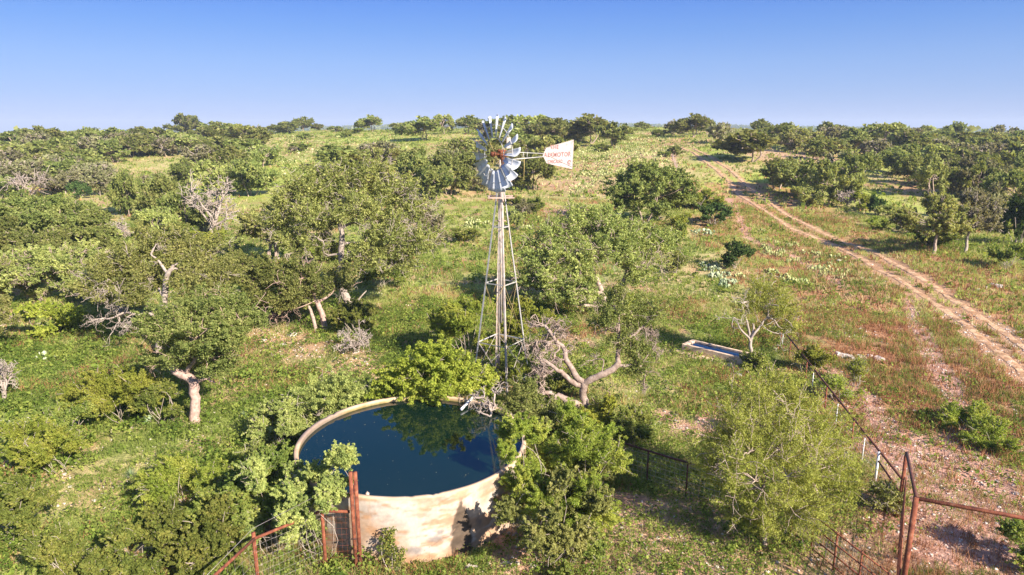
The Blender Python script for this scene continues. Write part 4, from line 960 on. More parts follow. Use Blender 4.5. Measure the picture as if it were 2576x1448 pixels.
for args in (([(0, 500), (600, 470), (620, 640), (280, 700), (0, 640)], 18, 'in the undergrowth of the left hillside'), ([(600, 700), (1000, 560), (1180, 520), (1180, 640), (900, 800), (640, 830)], 9, 'in the undergrowth around the largest oak'),
             ([(1700, 470), (1760, 500), (1740, 620), (1690, 620)], 4, 'on the grassy slope between big oak and road'), ([(1900, 420), (2100, 540), (2576, 700), (2576, 560), (2200, 470)], 12, 'on the grass right of the road'), ([(0, 1080), (420, 1080), (520, 1250), (380, 1330), (0, 1220)], 4, 'on the weedy slope at lower left')):
    fill(args[0], args[1], args[2], kinds=('bush', 'shrub', 'fern', 'shrub'), w=(28, 60), h=(16, 34), mind=30)
Z = 'between the dead white tree and the hillside'
for a in [('oak', 326, 546, 436, 78), ('pale', 385, 520, 440, 90), ('oak', 430, 560, 455, 110), ('oak', 470, 600, 480, 110), ('pale', 400, 610, 520, 90), ('grey', 370, 500, 440, 60)]: tree(*a, Z)
tree('bare', 540, 604, 442, 150, 'dead', 'tall dead white tree with bare tangled limbs at upper left', seed=5); tree('bare', 290, 612, 552, 84, 'dead', 'low broken dead tree on the orange soil at left', seed=8); tree('bare', 80, 500, 440, 150, 'dead', 'wide grey leafless thicket tree at far left below the skyline', seed=12)
tree('bare', 505, 560, 470, 80, 'dead', 'thin dead tree leaning just left of the tall dead white tree', seed=19)
Z = 'in the middle distance left of the windmill'
for a in [('oak', 857, 430, 362, 130), ('grey', 960, 412, 352, 110), ('pale', 925, 432, 372, 90), ('oak', 1040, 480, 385, 120), ('grey', 1100, 470, 362, 120), ('oak', 1130, 490, 395, 120), ('oak', 1180, 470, 380, 110), ('pale', 1020, 430, 372, 90), ('oak', 1090, 505, 425, 110), ('grey', 1215, 482, 420, 70), ('oak', 1215, 440, 362, 80), ('pale', 1160, 400, 345, 90)]: tree(*a, Z)
for a in [('bush', 755, 380, 360, 50), ('grey', 735, 385, 368, 24), ('bush', 765, 352, 335, 40), ('bush', 812, 378, 368, 16), ('grey', 768, 425, 412, 26)]: tree(*a, 'in the open field left of the windmill')
for a in [('bush', 1345, 535, 500, 50), ('grey', 1320, 545, 505, 50), ('bush', 1290, 520, 490, 44), ('shrub', 1305, 580, 530, 40)]: tree(*a, 'behind the upper tower')
tree('oak', 1622, 562, 424, 200, 'x', 'dense round oak casting a dark shadow, alone right of the tail vane', uniq=True, seed=21)
for a in [('juniper', 1798, 566, 518, 76, 'y', 'dark low juniper on the slope left of the road'), ('fern', 1770, 532, 485, 80, 'y', 'pale green shrub just behind the dark low juniper'), ('juniper', 1850, 676, 618, 84, 'y', 'dark juniper standing over the large prickly pear patch'), ('bush', 1700, 528, 492, 60, 'y', 'low bush right of the dense round oak'), ('shrub', 1660, 620, 575, 70, 'y', 'pale twiggy shrub behind the big spreading oak'), ('shrub', 1390, 590, 560, 60, 'y', 'pale flowering shrub left of the big spreading oak'), ('shrub', 1700, 690, 630, 60, 'y', 'dry pale shrub at the right rim of the big spreading oak')]: tree(*a)
tree('oak', 1700, 395, 368, 38, 'y', 'small oak where the pasture fence meets the road'); tree('bush', 1668, 396, 382, 34, 'y', 'low bush left of the small oak at the top of the fence line')
# ---- big oaks of the left edge
Z = 'among the dense oaks at the left edge'
for a in [('oak', 60, 620, 500, 170), ('oak', 160, 640, 490, 160), ('oak', 225, 645, 515, 110), ('oak', 30, 690, 560, 150), ('oak', 130, 700, 575, 160)]: tree(*a, Z, uniq=True)
for a in [('pale', 98, 762, 620, 190), ('pale', 195, 755, 625, 150), ('pale', 10, 770, 640, 130), ('oak', 255, 700, 600, 100)]: tree(*a, Z, uniq=True)
tree('bright', 128, 848, 765, 160, 'z', 'lime green bush below the pale oaks at the left edge', uniq=True)
tree('pale', 300, 800, 640, 200, 'z', 'sparse oak left of the white dead trunk', uniq=True)
tree('pale', 0, 890, 740, 90, 'z', 'oak cut by the left edge above the bare white branches', uniq=True)

# ---- hero trees with limbs traced and given depth: limbs = [[(px,py,dy,r)...]], lobes=[(px,py,dy,R)]
def hero(name, base, kind, limbs, lobes, label, wood='bark', extra_tw=0, tips=None, seed=1, cov=1., cat='tree', lmat=None, deadtips=()):
    b = at(*base); Y0 = b.y; rng = np.random.default_rng(seed); paths = []; zc = Y0*cos(PITCH)+(CAMH-b.z)*sin(PITCH); pm = zc/FPX; D = Y0; rm = D*.0004
    W3 = lambda px, py, dy: np.array(atY(px, py, Y0+dy)-b)
    ends = []
    for lm in limbs:
        P = np.array([W3(*q[:3]) for q in lm]); R_ = np.array([q[3] for q in lm])
        if abs(lm[0][0]-base[0]) < 1 and abs(lm[0][1]-base[1]) < 1: P[0] = (0, 0, -.3)
        t = np.linspace(0, len(P)-1, len(P)*4-3); q_ = np.stack([np.interp(t, np.arange(len(P)), P[:, k]) for k in range(3)], 1); rr = np.interp(t, np.arange(len(P)), R_)
        for _ in range(2): q_[1:-1] = (q_[:-2]+2*q_[1:-1]+q_[2:])/4
        w_ = rng.normal(size=q_[1:-1].shape)*.075; w_ = (np.roll(w_, 1, 0)+w_+np.roll(w_, -1, 0))/3*min(1, .5+rr.max()*4); q_[1:-1] += w_
        paths.append((q_, rr*rng.uniform(.93, 1.07, len(rr)))); ends.append(q_)
    A = np.concatenate(ends)
    cr = .40*(D/30)**.3; CC = []
    K = KIND[kind]; SZ = []
    for (px, py, dy, Rl) in lobes:
        Rl *= 1.13; c = W3(px, py, dy); j = np.argmin(np.linalg.norm(A-c, axis=1)); paths.append((curve(A[j], c, rng, 7, .05, .13), taper(max(.05, Rl*.035), .018, 7)))
        nc = max(6, int(18*(Rl/1.2)**1.6))
        for _ in range(nc):
            v = rng.normal(size=3); v /= np.linalg.norm(v); v[2] = v[2]*.62+.1; q = c+v*Rl*rng.uniform(.35, 1.0); q[2] = max(q[2], .25); CC.append(q); paths.append((curve(c, q, rng, 4, 0, .12), taper(.018, max(.007, rm), 4))); SZ.append(Rl)
    crown = None
    if CC:
        CC = np.array(CC); ls = max(.052, D*.0024)
        n = int(len(CC)*cov*K['cov']*cr*cr*4.6/(ls*ls*K['asp']*.5)); n = min(n, 130000)
        P1, v1 = leaves_for(rng, CC, cr, int(n*.45)); tp, tw_ = shoots(rng, CC, cr, np.array([0, 0, 1.5]), 3); P2_, v2 = leaves_for(rng, tp, cr*.27, n-len(P1))
        for a_, b_ in tw_[::3]: paths.append((np.array([a_, (a_+b_)/2+rng.normal(size=3)*.02, b_]), taper(.008, .004, 3)))
        P_ = np.concatenate([P1, P2_]); P_[:, 2] = np.maximum(P_[:, 2], .05)
        crown = leafmesh('leaves', P_, ls, rng, np.concatenate([v1, v2]), aspect=K['asp'], tint=np.clip(rng.uniform(size=n)*.7+.3*vnoise(P_[:, 0]*1.3, P_[:, 2]*1.3+P_[:, 1], seed), 0, 1)); crown.materials.append(MAT[lmat or K['leaf']])
        for _ in range(int(len(CC)*K['tw']*.9)):
            c = CC[rng.integers(len(CC))]; d = unit(rng.normal(size=3)+unit(c-np.array([0, 0, 1.5]))*.8); twigs(paths, c, d, cr*1.6, .010, 1, rng, .4, 3, max(.005, rm*.7))
    dd = []
    for (px, py, dy, L, r, dep, num) in deadtips:
        Rl *= 1.13; c = W3(px, py, dy); j = np.argmin(np.linalg.norm(A-c, axis=1)); paths.append((curve(A[j], c, rng, 6, .05, .2), taper(r*1.3, r, 6)))
        for _ in range(num): twigs(paths, c, unit(c-A[j]+rng.normal(size=3)*.7*np.linalg.norm(c-A[j])+1e-3), L, r*.8, dep, rng, .85, 3, .006, droop=.04)
    me = woodmesh('wood', paths, 7); me.materials.append(MAT[wood]); r = empty(name, b, label=label, cat=cat); link('trunk', me, r)
    if crown: link('crown', crown, r)
    return r
# leaning oak, front left
hero('oak_tree', (491, 1062), 'oak', [[(491, 1062, 0, .21), (489, 1010, 0, .19), (484, 962, 0, .19), (462, 945, .1, .17), (434, 925, .1, .14), (420, 880, .2, .11), (425, 830, .3, .08)], [(462, 945, .1, .09), (490, 905, -.2, .08), (540, 860, -.4, .06), (580, 820, -.3, .04)], [(440, 930, .1, .10), (470, 860, .6, .09), (500, 800, .9, .06)], [(484, 965, 0, .08), (515, 955, .3, .05), (540, 965, .4, .03)]],
     [(440, 830, .3, 1.0), (480, 800, 1.0, 1.0), (440, 880, -.5, 1.0), (400, 840, .2, .7), (500, 850, -.8, 1.0), (520, 900, -.3, .8), (560, 800, -.2, 1.1), (605, 810, .2, .9), (590, 840, -.5, .8), (480, 900, .9, .9), (545, 850, .9, 1.0), (410, 905, .3, .5), (550, 920, .2, .45)], 'leaning oak with a pink curved trunk standing in front at left', 'barkred', seed=3, cov=.95)
# oak with white dead leader
hero('oak_tree', (400, 892), 'pale', [[(400, 892, 0, .2), (404, 850, 0, .19), (410, 800, 0, .19), (412, 740, 0, .16), (424, 680, 0, .12), (438, 668, 0, .07)], [(412, 745, 0, .08), (400, 725, 0, .05)], [(425, 690, 0, .08), (400, 662, .3, .06), (380, 640, .5, .04)], [(404, 800, 0, .10), (370, 795, .2, .09), (320, 782, 0, .07), (285, 800, -.4, .04)], [(318, 784, 0, .06), (300, 750, .3, .06), (288, 715, .3, .05), (270, 700, .5, .04)], [(290, 715, .5, .05), (310, 680, .7, .05), (298, 650, .8, .03)], [(480, 830, .2, .06), (484, 790, .2, .06), (482, 755, .3, .04)]],
     [(330, 660, 1.2, 1.2), (280, 690, .5, .9), (370, 700, .8, 1.1), (330, 740, -.2, .9), (480, 690, .5, 1.2), (520, 730, .4, 1.1), (440, 640, 1.5, 1.2), (250, 740, 0, .8), (550, 690, 1.2, 1.0), (500, 640, 2, 1.1), (470, 745, -.2, .8), (390, 615, 2, 1.2)], 'oak with a bare white leader and pale branches behind the leaning oak', 'dead', seed=4, cov=.8, deadtips=[(265, 800, -.3, .8, .03, 2, 5), (300, 810, -.5, .8, .03, 2, 5), (330, 800, -.4, .7, .025, 2, 4), (270, 720, 0, .8, .025, 2, 5), (285, 770, 0, .7, .03, 2, 4), (560, 770, .3, .8, .02, 2, 4), (530, 790, .2, .7, .02, 2, 4)])
# centre-left big oaks
hero('oak_tree', (884, 782), 'pale', [[(884, 782, 0, .27), (874, 755, 0, .25), (852, 715, 0, .21), (858, 660, 0, .18), (860, 600, 0, .17), (853, 545, 0, .12), (870, 500, .3, .08)], [(884, 780, 0, .08), (898, 765, 0, .07), (922, 732, 0, .03)], [(856, 640, 0, .07), (800, 650, .4, .07), (755, 668, .6, .05), (745, 690, .7, .04)], [(858, 620, 0, .07), (910, 610, .3, .07), (960, 630, .3, .04)], [(856, 575, 0, .09), (930, 540, 1, .07), (990, 520, 1.4, .05)], [(855, 560, 0, .09), (790, 530, 1, .07), (730, 520, 1.6, .05)]],
     [(790, 480, 1.5, 1.6), (860, 460, 2.5, 1.6), (930, 460, 2, 1.6), (990, 490, 1.5, 1.5), (730, 520, 1.2, 1.5), (1020, 540, 1, 1.3), (900, 530, -.5, 1.4), (800, 560, -.4, 1.3), (960, 580, -.6, 1.3), (1020, 620, .4, 1.3), (750, 610, -.2, 1.1), (920, 650, -1, 1.1), (990, 670, -.3, 1.1), (820, 630, .8, 1.0), (870, 690, .5, .8), (1060, 610, 1, .9), (700, 560, 1.5, 1.2), (850, 520, 1.5, 1.3)], 'largest spreading oak in the centre left with a tall white trunk', 'dead', seed=6, cov=1.0, deadtips=[(770, 640, .2, 1.0, .03, 2, 5), (940, 640, .2, 1.0, .03, 2, 5), (1000, 560, .2, 1.0, .03, 2, 4), (860, 740, -.4, .8, .02, 2, 5), (800, 600, -.4, 1.0, .03, 2, 4), (1040, 500, .8, 1.0, .02, 2, 4)])
hero('oak_tree', (822, 834), 'oak', [[(822, 834, 0, .17), (812, 795, 0, .16), (800, 750, 0, .13), (770, 710, .3, .09)], [(800, 760, 0, .08), (840, 730, .2, .06)]], [(700, 690, .3, 1.2), (760, 700, -.2, 1.1), (640, 700, .6, 1.1), (660, 745, 0, .9), (720, 750, -.6, .9), (770, 745, .2, .8), (800, 720, .5, 1.0), (850, 710, .8, .8), (610, 670, 1.3, 1.0)], 'low leafy oak on a thick pink trunk beside orange soil', 'barkred', seed=7, cov=.8, deadtips=[(690, 790, -.3, .7, .02, 2, 5), (730, 780, -.3, .7, .02, 2, 5)])
hero('oak_tree', (797, 836), 'pale', [[(797, 836, 0, .11), (788, 800, 0, .10), (775, 770, 0, .08), (765, 745, .1, .05)]], [(640, 760, 0, .5), (770, 745, .3, .6)], 'thin pale trunk growing close left of the thick pink trunk', 'bark', seed=9, cov=.5, deadtips=[(750, 760, 0, .6, .02, 2, 4), (710, 775, 0, .6, .02, 2, 4)])
tree('pale', 690, 660, 505, 150, 'z', 'sparse oak with fanning bare limbs at the left of the largest oak', uniq=True, seed=71); tree('bare', 700, 655, 560, 130, 'dead', 'bare fan of white limbs poking out left of the largest oak', seed=31)
hero('oak_tree', (1058, 640), 'grey', [[(1058, 640, 0, .16), (1052, 600, 0, .14), (1048, 570, 0, .10)]], [(1085, 570, .2, .9), (1090, 600, .2, .8), (1060, 545, .6, 1.0), (1040, 535, .4, .8)], 'small oak with a grey twiggy top right of the largest oak', 'bark', seed=14, cov=1.3, deadtips=[(1090, 520, .2, .9, .02, 2, 5), (1060, 520, .2, .9, .02, 2, 5), (1110, 560, .2, .8, .02, 2, 4)])
tree('bush', 897, 842, 760, 96, 'z', 'green bush beside the trunks of the largest oak', uniq=True)
tree('bare', 895, 885, 835, 110, 'dead', 'low brown dry brush below the green bush on orange soil', seed=41); tree('bush', 740, 700, 660, 60, 'z', 'small bush hidden under the fanning bare limbs', uniq=True)
# big spreading oak right of the tower
hero('oak_tree', (1528, 792), 'pale', [[(1528, 792, 0, .26), (1524, 765, 0, .24), (1517, 735, 0, .17), (1500, 705, .2, .14), (1480, 680, .5, .1)], [(1526, 775, 0, .2), (1545, 740, 0, .17), (1572, 704, 0, .13), (1580, 670, .4, .1)], [(1517, 740, 0, .12), (1440, 720, -.8, .10), (1370, 720, -1.2, .06)], [(1526, 770, 0, .12), (1470, 770, -.6, .09), (1410, 760, -1, .05)], [(1500, 705, .2, .08), (1490, 650, 1, .07), (1495, 600, 1.5, .05)]],
     [(1400, 590, 1.5, 1.3), (1460, 570, 2, 1.4), (1530, 575, 2.3, 1.4), (1600, 590, 2, 1.3), (1650, 620, 1.5, 1.0), (1360, 640, .8, 1.3), (1430, 640, .2, 1.4), (1500, 640, 0, 1.3), (1570, 640, .4, 1.3), (1340, 700, -.2, 1.1), (1400, 700, -1, 1.1), (1460, 700, -1.2, 1.0), (1620, 670, .6, 1.0), (1380, 745, -1, .9), (1440, 745, -1.5, .8), (1600, 700, -.3, .6), (1540, 610, 1, 1.3), (1490, 745, -1.6, .5)], 'big spreading yellow-green oak with a forked trunk right of the tower', 'bark', seed=16, cov=1.25, deadtips=[(1640, 640, .2, .9, .02, 2, 5), (1660, 670, .4, .8, .02, 2, 4), (1450, 740, -1, .8, .02, 2, 5), (1400, 730, -1, .8, .02, 2, 5), (1500, 770, -.5, .7, .02, 2, 5)])
tree('fern', 1565, 795, 735, 60, 'z', 'lime shrub at the foot of the forked oak trunk', uniq=True)
MAT['palebark'] = stdmat('pale_pinkish_bark', [(.3, (.16, .105, .085)), (.5, (.28, .21, .175)), (.75, (.42, .35, .30))], 6, .9, bump=.6)
# contorted dead-limbed oak by the tank
hero('oak_tree', (1466, 1062), 'oak', [[(1466, 1062, 0, .14), (1466, 1020, 0, .14), (1465, 985, 0, .15), (1470, 966, 0, .14)], [(1470, 968, 0, .13), (1510, 945, 0, .125), (1552, 918, 0, .12), (1560, 890, 0, .09), (1548, 850, .1, .07), (1556, 800, .1, .05), (1545, 770, .2, .03)], [(1470, 968, 0, .11), (1445, 935, .1, .12), (1420, 900, .2, .10), (1405, 860, .3, .08), (1372, 822, .4, .06)], [(1466, 972, 0, .10), (1430, 962, -.2, .10), (1400, 930, -.3, .08), (1365, 905, -.3, .06)], [(1466, 1030, 0, .13), (1440, 1005, -.3, .13), (1405, 998, -.5, .12), (1370, 1020, -.7, .10), (1320, 1035, -.9, .07), (1262, 1020, -1.0, .05)], [(1405, 1000, -.5, .09), (1375, 990, -.6, .08), (1350, 985, -.7, .06)], [(1555, 920, 0, .07), (1600, 915, 0, .05), (1625, 930, 0, .03)], [(1556, 870, 0, .06), (1600, 835, .2, .05), (1630, 810, .3, .03)]],
     [(1535, 790, .2, .6), (1585, 785, .5, .6), (1625, 800, .5, .45), (1555, 760, .8, .4), (1600, 930, .1, .4), (1600, 820, .3, .4), (1570, 870, -.2, .45), (1590, 890, 0, .45), (1520, 815, .3, .35), (1500, 1020, .3, .5), (1440, 1030, -.2, .4)], 'contorted oak with curling bare white branches right of the tower', 'palebark', seed=18, cov=.45,
     deadtips=[(1370, 820, .4, .55, .038, 2, 6), (1400, 830, .4, .5, .038, 2, 6), (1385, 860, .2, .5, .038, 2, 6), (1395, 890, .1, .45, .036, 2, 5), (1360, 905, -.3, .5, .038, 2, 6), (1375, 940, -.3, .5, .038, 2, 6), (1350, 950, -.5, .45, .036, 2, 5), (1365, 975, -.5, .4, .036, 2, 4), (1410, 905, 0, .4, .025, 2, 4), (1550, 830, .1, .4, .03, 2, 5), (1590, 840, .2, .4, .028, 2, 5), (1620, 825, .2, .4, .02, 2, 4), (1620, 930, 0, .4, .02, 2, 4), (1500, 905, .2, .4, .02, 2, 3), (1350, 860, .4, .5, .028, 3, 5), (1380, 840, .4, .5, .025, 3, 6), (1410, 850, .3, .45, .025, 3, 5), (1370, 920, 0, .45, .025, 3, 5), (1600, 860, .1, .4, .022, 3, 4), (1640, 830, .3, .4, .02, 3, 4), (1640, 880, .2, .4, .02, 2, 5), (1530, 830, .2, .35, .02, 3, 4), (1440, 880, .3, .35, .02, 2, 4), (1620, 960, 0, .4, .02, 2, 4)])
hero('oak_tree', (1348, 1160), 'oak', [[(1348, 1160, 0, .12), (1347, 1120, 0, .12), (1342, 1090, 0, .10), (1330, 1064, .1, .09), (1290, 1045, .2, .07), (1250, 1030, .2, .05)], [(1290, 1045, .2, .05), (1260, 1060, -.1, .05), (1230, 1050, -.2, .04)]],
     [(1300, 1020, .3, .4), (1340, 1030, .3, .45), (1290, 1060, .2, .3), (1370, 1060, .3, .4), (1320, 995, .5, .4)], 'low twisted branch tree with curling white twigs overhanging the tank', 'dead', seed=20, cov=.7,
     deadtips=[(1218, 1000, .1, .40, .032, 2, 5), (1235, 1035, -.1, .40, .032, 2, 5), (1260, 1065, -.2, .36, .03, 2, 4), (1212, 1040, -.1, .35, .028, 2, 4), (1245, 990, .2, .35, .028, 2, 4), (1230, 1075, -.2, .3, .022, 2, 3)])
# bare branches at the left edge
tree('bare', 8, 1010, 880, 110, 'dead', 'white bare branches cut by the left edge of the photo', seed=44)
# mesquites
tree('fern', 1180, 905, 775, 190, 'z', 'airy feathery mesquite filling the ground behind the tower legs', uniq=True, seed=51)
tree('fern', 1330, 905, 760, 150, 'z', 'feathery green mesquite right behind the tower', uniq=True, seed=52)
tree('fern', 1290, 985, 925, 150, 'z', 'feathery shrub around the foot of the tower', uniq=True, seed=53)
hero('mesquite_tree', (1925, 1372), 'mesq', [[(1925, 1372, 0, .07), (1922, 1310, 0, .065), (1930, 1250, 0, .06), (1920, 1180, .2, .05)], [(1930, 1260, 0, .05), (1890, 1200, .3, .04), (1850, 1150, .5, .03)], [(1925, 1270, 0, .05), (1990, 1200, .3, .04), (2035, 1160, .4, .03)], [(1922, 1300, 0, .05), (1990, 1260, -.3, .035), (2042, 1230, -.3, .03)]],
     [(1900, 1010, 1.6, .85), (1960, 1000, 1.8, .85), (1850, 1060, 1.2, .8), (1920, 1070, .8, .9), (1990, 1060, 1.2, .9), (2029, 1060, 1.4, .8), (1820, 1130, .8, .75), (1880, 1140, 0, .8), (1960, 1130, .1, .9), (2022, 1120, .5, .85), (2067, 1130, 1, .75), (1830, 1190, .3, .6), (1900, 1210, -.5, .75), (1980, 1200, -.5, .8), (2035, 1190, -.1, .8), (2080, 1190, .5, .7), (1890, 1270, -.5, .5), (1960, 1260, -.6, .6), (2022, 1260, -.4, .65), (2067, 1250, 0, .6), (2099, 1230, .4, .5), (1800, 1160, .8, .5), (1930, 960, 2, .5), (1890, 1310, -.3, .45), (1940, 1320, -.6, .45), (1997, 1305, -.5, .5), (2035, 1300, -.3, .45), (1850, 1260, 0, .5), (1840, 1110, 1, .6), (2061, 1100, 1.2, .6)], 'large feathery yellow-green mesquite in front of the long rail fence', 'bark', seed=61, cov=1.5)
hero('mesquite_tree', (1886, 922), 'mesq', [[(1886, 922, 0, .10), (1886, 885, 0, .085), (1889, 855, 0, .07), (1895, 815, .2, .045)], [(1888, 860, 0, .06), (1905, 830, 0, .05), (1930, 800, .2, .03)], [(1886, 858, 0, .05), (1865, 830, -.2, .04), (1848, 800, -.2, .02)], [(1886, 850, .1, .06), (1876, 800, .3, .04), (1862, 750, .3, .02)]],
     [(1930, 770, .6, .9), (1960, 800, .4, .8), (1905, 740, 1.0, .7), (1980, 830, .3, .5), (1880, 780, .6, .6), (1950, 740, 1.2, .6)], 'thin mesquite with bare forked limbs at the right end of the trough', 'twig', seed=63, cov=.30, cat='tree',
     deadtips=[(1845, 800, -.2, .7, .02, 2, 3), (1870, 760, .2, .6, .015, 2, 3), (1960, 840, 0, .6, .015, 2, 3), (1990, 815, 0, .5, .015, 2, 3)])
tree('bare', 1880, 1100, 985, 80, 'dead', 'thin dark bare sapling rising above the large mesquite', seed=46)
hero('bush', (1085, 1070), 'bright', [[(1085, 1070, 0, .06), (1080, 1010, -.3, .05), (1060, 950, -.7, .03)], [(1085, 1070, 0, .05), (1120, 1000, -.3, .04), (1150, 950, -.6, .025)], [(1085, 1070, 0, .05), (1030, 1010, -.3, .035), (990, 975, -.6, .02)]],
     [(990, 965, -.9, .5), (1040, 935, -1.1, .6), (1095, 915, -1.2, .62), (1150, 925, -1.2, .6), (1195, 955, -1.0, .48), (1120, 965, -1.6, .55), (1055, 975, -1.5, .5), (980, 988, -.8, .4), (1085, 900, -.9, .45), (1170, 975, -1.4, .42), (1090, 985, -1.7, .4), (1015, 985, -1.2, .4), (1210, 985, -1.0, .35)], 'bright yellow-green bush hanging over the far tank rim', 'twig', seed=81, cov=1.5, cat='bush')
hero('shrub', (800, 1105), 'shrub', [[(800, 1105, 0, .05), (800, 1060, -.1, .04), (820, 1020, -.3, .025)], [(800, 1105, 0, .04), (760, 1060, -.1, .03), (740, 1030, 0, .02)], [(800, 1105, 0, .04), (850, 1050, -.3, .03), (880, 1010, -.5, .02)]],
     [(740, 1050, 0, .5), (790, 1020, .1, .55), (840, 1000, .1, .5), (885, 1000, -.1, .4), (760, 1080, -.2, .45), (820, 1050, -.5, .5), (870, 1035, -.6, .4), (800, 990, .4, .4), (710, 1085, 0, .4), (800, 1085, -.6, .35), (850, 970, .2, .3)], 'grey-green shrub behind the far left tank rim', 'twig', seed=83, cov=1.5, cat='shrub')
# shrubs around the tank: (kind, px, py, top, w, label)
for a in [          ('shrub', 700, 1135, 1020, 140, 'small grey-green shrub left of the tank rim'),
          ('shrub', 815, 1405, 1090, 200, 'airy twiggy shrub leaning over the left of the tank'),
          ('shrub', 700, 1385, 1120, 190, 'shrub growing against the left tank wall'),
          ('bush', 670, 1310, 1150, 230, 'dense green shrub left of the rusty corner post'),
          ('bush', 590, 1350, 1200, 200, 'green shrub just above the sloping rusty rail'),
          ('bush', 510, 1420, 1265, 230, 'leafy bush left of the leaning rusty rail'),
          ('shrub', 640, 1240, 1135, 130, 'pale shrub between the tank and the weedy slope'),
          ('bush', 350, 1450, 1320, 200, 'low leafy bush on the bottom edge left of the fence'),
          ('bush', 190, 1480, 1350, 200, 'low leafy bush near the bottom-left corner'),
          ('bush', 50, 1360, 1220, 170, 'rounded green bush at the left edge above the corner'),
          ('fern', 310, 1065, 935, 200, 'soft lime shrub left of the leaning oak trunk'),
          ('bush', 415, 1070, 965, 110, 'green shrub touching the leaning oak trunk'),
          ('fern', 230, 1040, 940, 100, 'small lime shrub left of the larger lime shrub'),
          ('fern', 1430, 1200, 1030, 230, 'grey-green bush between tank and wire mesh fence'),
          ('bright', 1505, 1085, 985, 80, 'yellowing bush under the contorted oak'),
          ('bush', 1590, 1115, 1035, 90, 'dark green bush right of the yellowing bush'),
          ('fern', 1440, 1345, 1110, 290, 'large airy bush against the right tank wall'),
          ('shrub', 1380, 1415, 1195, 260, 'twiggy bush hiding the foot of the right tank wall'),
          ('bush', 1420, 1425, 1340, 160, 'low green bush at the foot of the large airy bush'),
          ('fern', 1305, 1335, 1035, 150, 'upright bush screening the right rim of the tank'),
          ('bush', 1895, 935, 895, 60, 'green tuft hiding the right end of the trough'),
          ('shrub', 1485, 1235, 1110, 130, 'small bush at the left end of the dark mesh rail'),
          ('bush', 1390, 1000, 945, 70, 'dark green bush behind the curling white branches'),
          ('shrub', 1330, 1180, 1020, 130, 'leafy shrub at the right rim of the tank'),
          ('fern', 2150, 975, 915, 30, 'slim grass-green shrub right of the fence line'),
          ('fern', 2040, 940, 880, 70, 'tall soft green grass clump right of the fence line'),
          ('fern', 2100, 1010, 960, 50, 'soft green shrub below the boulders'),
          ('shrub', 2230, 1290, 1225, 70, 'pale bluish shrub beside the white post'),
          ('bush', 2570, 1420, 1330, 110, 'dark green bush at the right edge beyond the rail'),
          ('fern', 2420, 1080, 1030, 110, 'green weedy shrub on the trail at right'),
          ('fern', 2500, 1130, 1080, 110, 'broad weedy shrub near the right edge'),
          ('bush', 1120, 1395, 1350, 1, None)]:
    if a[5] is None: continue
    tree(a[0], a[1], a[2], a[3], a[4], 'z', a[5], uniq=True)
# vine on the tank wall
rngv = np.random.default_rng(91); rv = empty('wall_vine', (-3.05, 15.12, 0), label='small green vine climbing the near tank wall beside the twin posts', cat='vine')
pv = []; cv = []
for i in range(7):
    x = rngv.uniform(-.35, .45); h = rngv.uniform(.5, 1.15); P = curve((x*.3, 0, 0), (x, .08, h), rngv, 6, 0, .1); pv.append((P, taper(.012, .005, 6))); cv.append(P[2:])
cv = np.concatenate(cv); Pv, vv = leaves_for(rngv, cv, .13, 1500); me = woodmesh('wood', pv, 5); me.materials.append(MAT['twig']); link('stem', me, rv); me = leafmesh('leaves', Pv, .05, rngv, vv, aspect=.7); me.materials.append(MAT['bush']); link('foliage', me, rv)

# ================================================================== PRICKLY PEARS
def pads_mesh(rng, n, R, ps, seg=6):
    """clump of flat oval pads"""
    th = np.linspace(0, 2*pi, 9)[:-1]; V = []; F = []; T = []
    ring = np.stack([np.cos(th)*.5*(1-.12*np.sin(th)), np.zeros(8), .5+np.sin(th)*.5], 1)
    for i in range(n):
        a = rng.uniform(0, 2*pi); r = R*sqrt(rng.uniform()); tier = rng.integers(0, 3); s = ps*rng.uniform(.7, 1.2)
        base = np.array([r*cos(a), r*sin(a), tier*ps*.62*(1-r/R*.5)]); yaw = rng.uniform(0, pi); tl = rng.normal()*.35; tr = rng.normal()*.3
        M = np.array(Matrix.Rotation(yaw, 3, 'Z') @ Matrix.Rotation(tl, 3, 'X') @ Matrix.Rotation(tr, 3, 'Y'))
        o = len(V); P = [ring[k]*s+np.array([0, sgn*.055*s, 0]) for sgn in (-1, 1) for k in range(8)]+[np.array([0, -.10*s, .5*s]), np.array([0, .10*s, .5*s])]
        V += [base+M @ p for p in P]
        for k in range(8):
            k2 = (k+1) % 8; F += [(o+k, o+k2, o+8+k2), (o+k, o+8+k2, o+8+k), (o+16, o+k2, o+k), (o+17, o+8+k, o+8+k2)]
        T += [rng.uniform()]*32
    return fastmesh('pads', np.array(V), np.array(F), 3, {'tint': ('FACE', 'FLOAT', np.array(T))})
rc = np.random.default_rng(303)
def pear(px, py, wpx, label, mat='pearpad', n=None, group=None, me=None, rx=1.):
    p = at(px, py); zc = p.y*cos(PITCH)+(CAMH-p.z)*sin(PITCH); R = wpx/2/FPX*zc
    if me is None: me = pads_mesh(rc, n or max(8, int(R*R*26)), R, .20 if p.y < 60 else .26); me.materials.append(MAT[mat]); s = 1
    else: s = R/1.0
    r = empty('prickly_pear', p, rt.uniform(0, 6), label=label, cat='cactus', group=group); r.scale = (s, s, max(s, .8)) ; link('pads', me, r); return r
for i, (px, py, w) in enumerate([(1775, 672, 44), (1800, 688, 56), (1825, 708, 56), (1785, 694, 40)]): pass
big = empty('prickly_pear', at(1802, 695), label='largest blue-grey prickly pear patch below the dark juniper', cat='cactus')
for (px, py, w) in [(1772, 672, 36), (1790, 682, 50), (1812, 696, 56), (1832, 714, 50), (1800, 700, 40), (1820, 722, 30)]:
    p = at(px, py); me = pads_mesh(rc, 46, w/2/FPX*43, .20); me.materials.append(MAT['pearblue']); o = link('pads', me, big); o.location = p-big.location
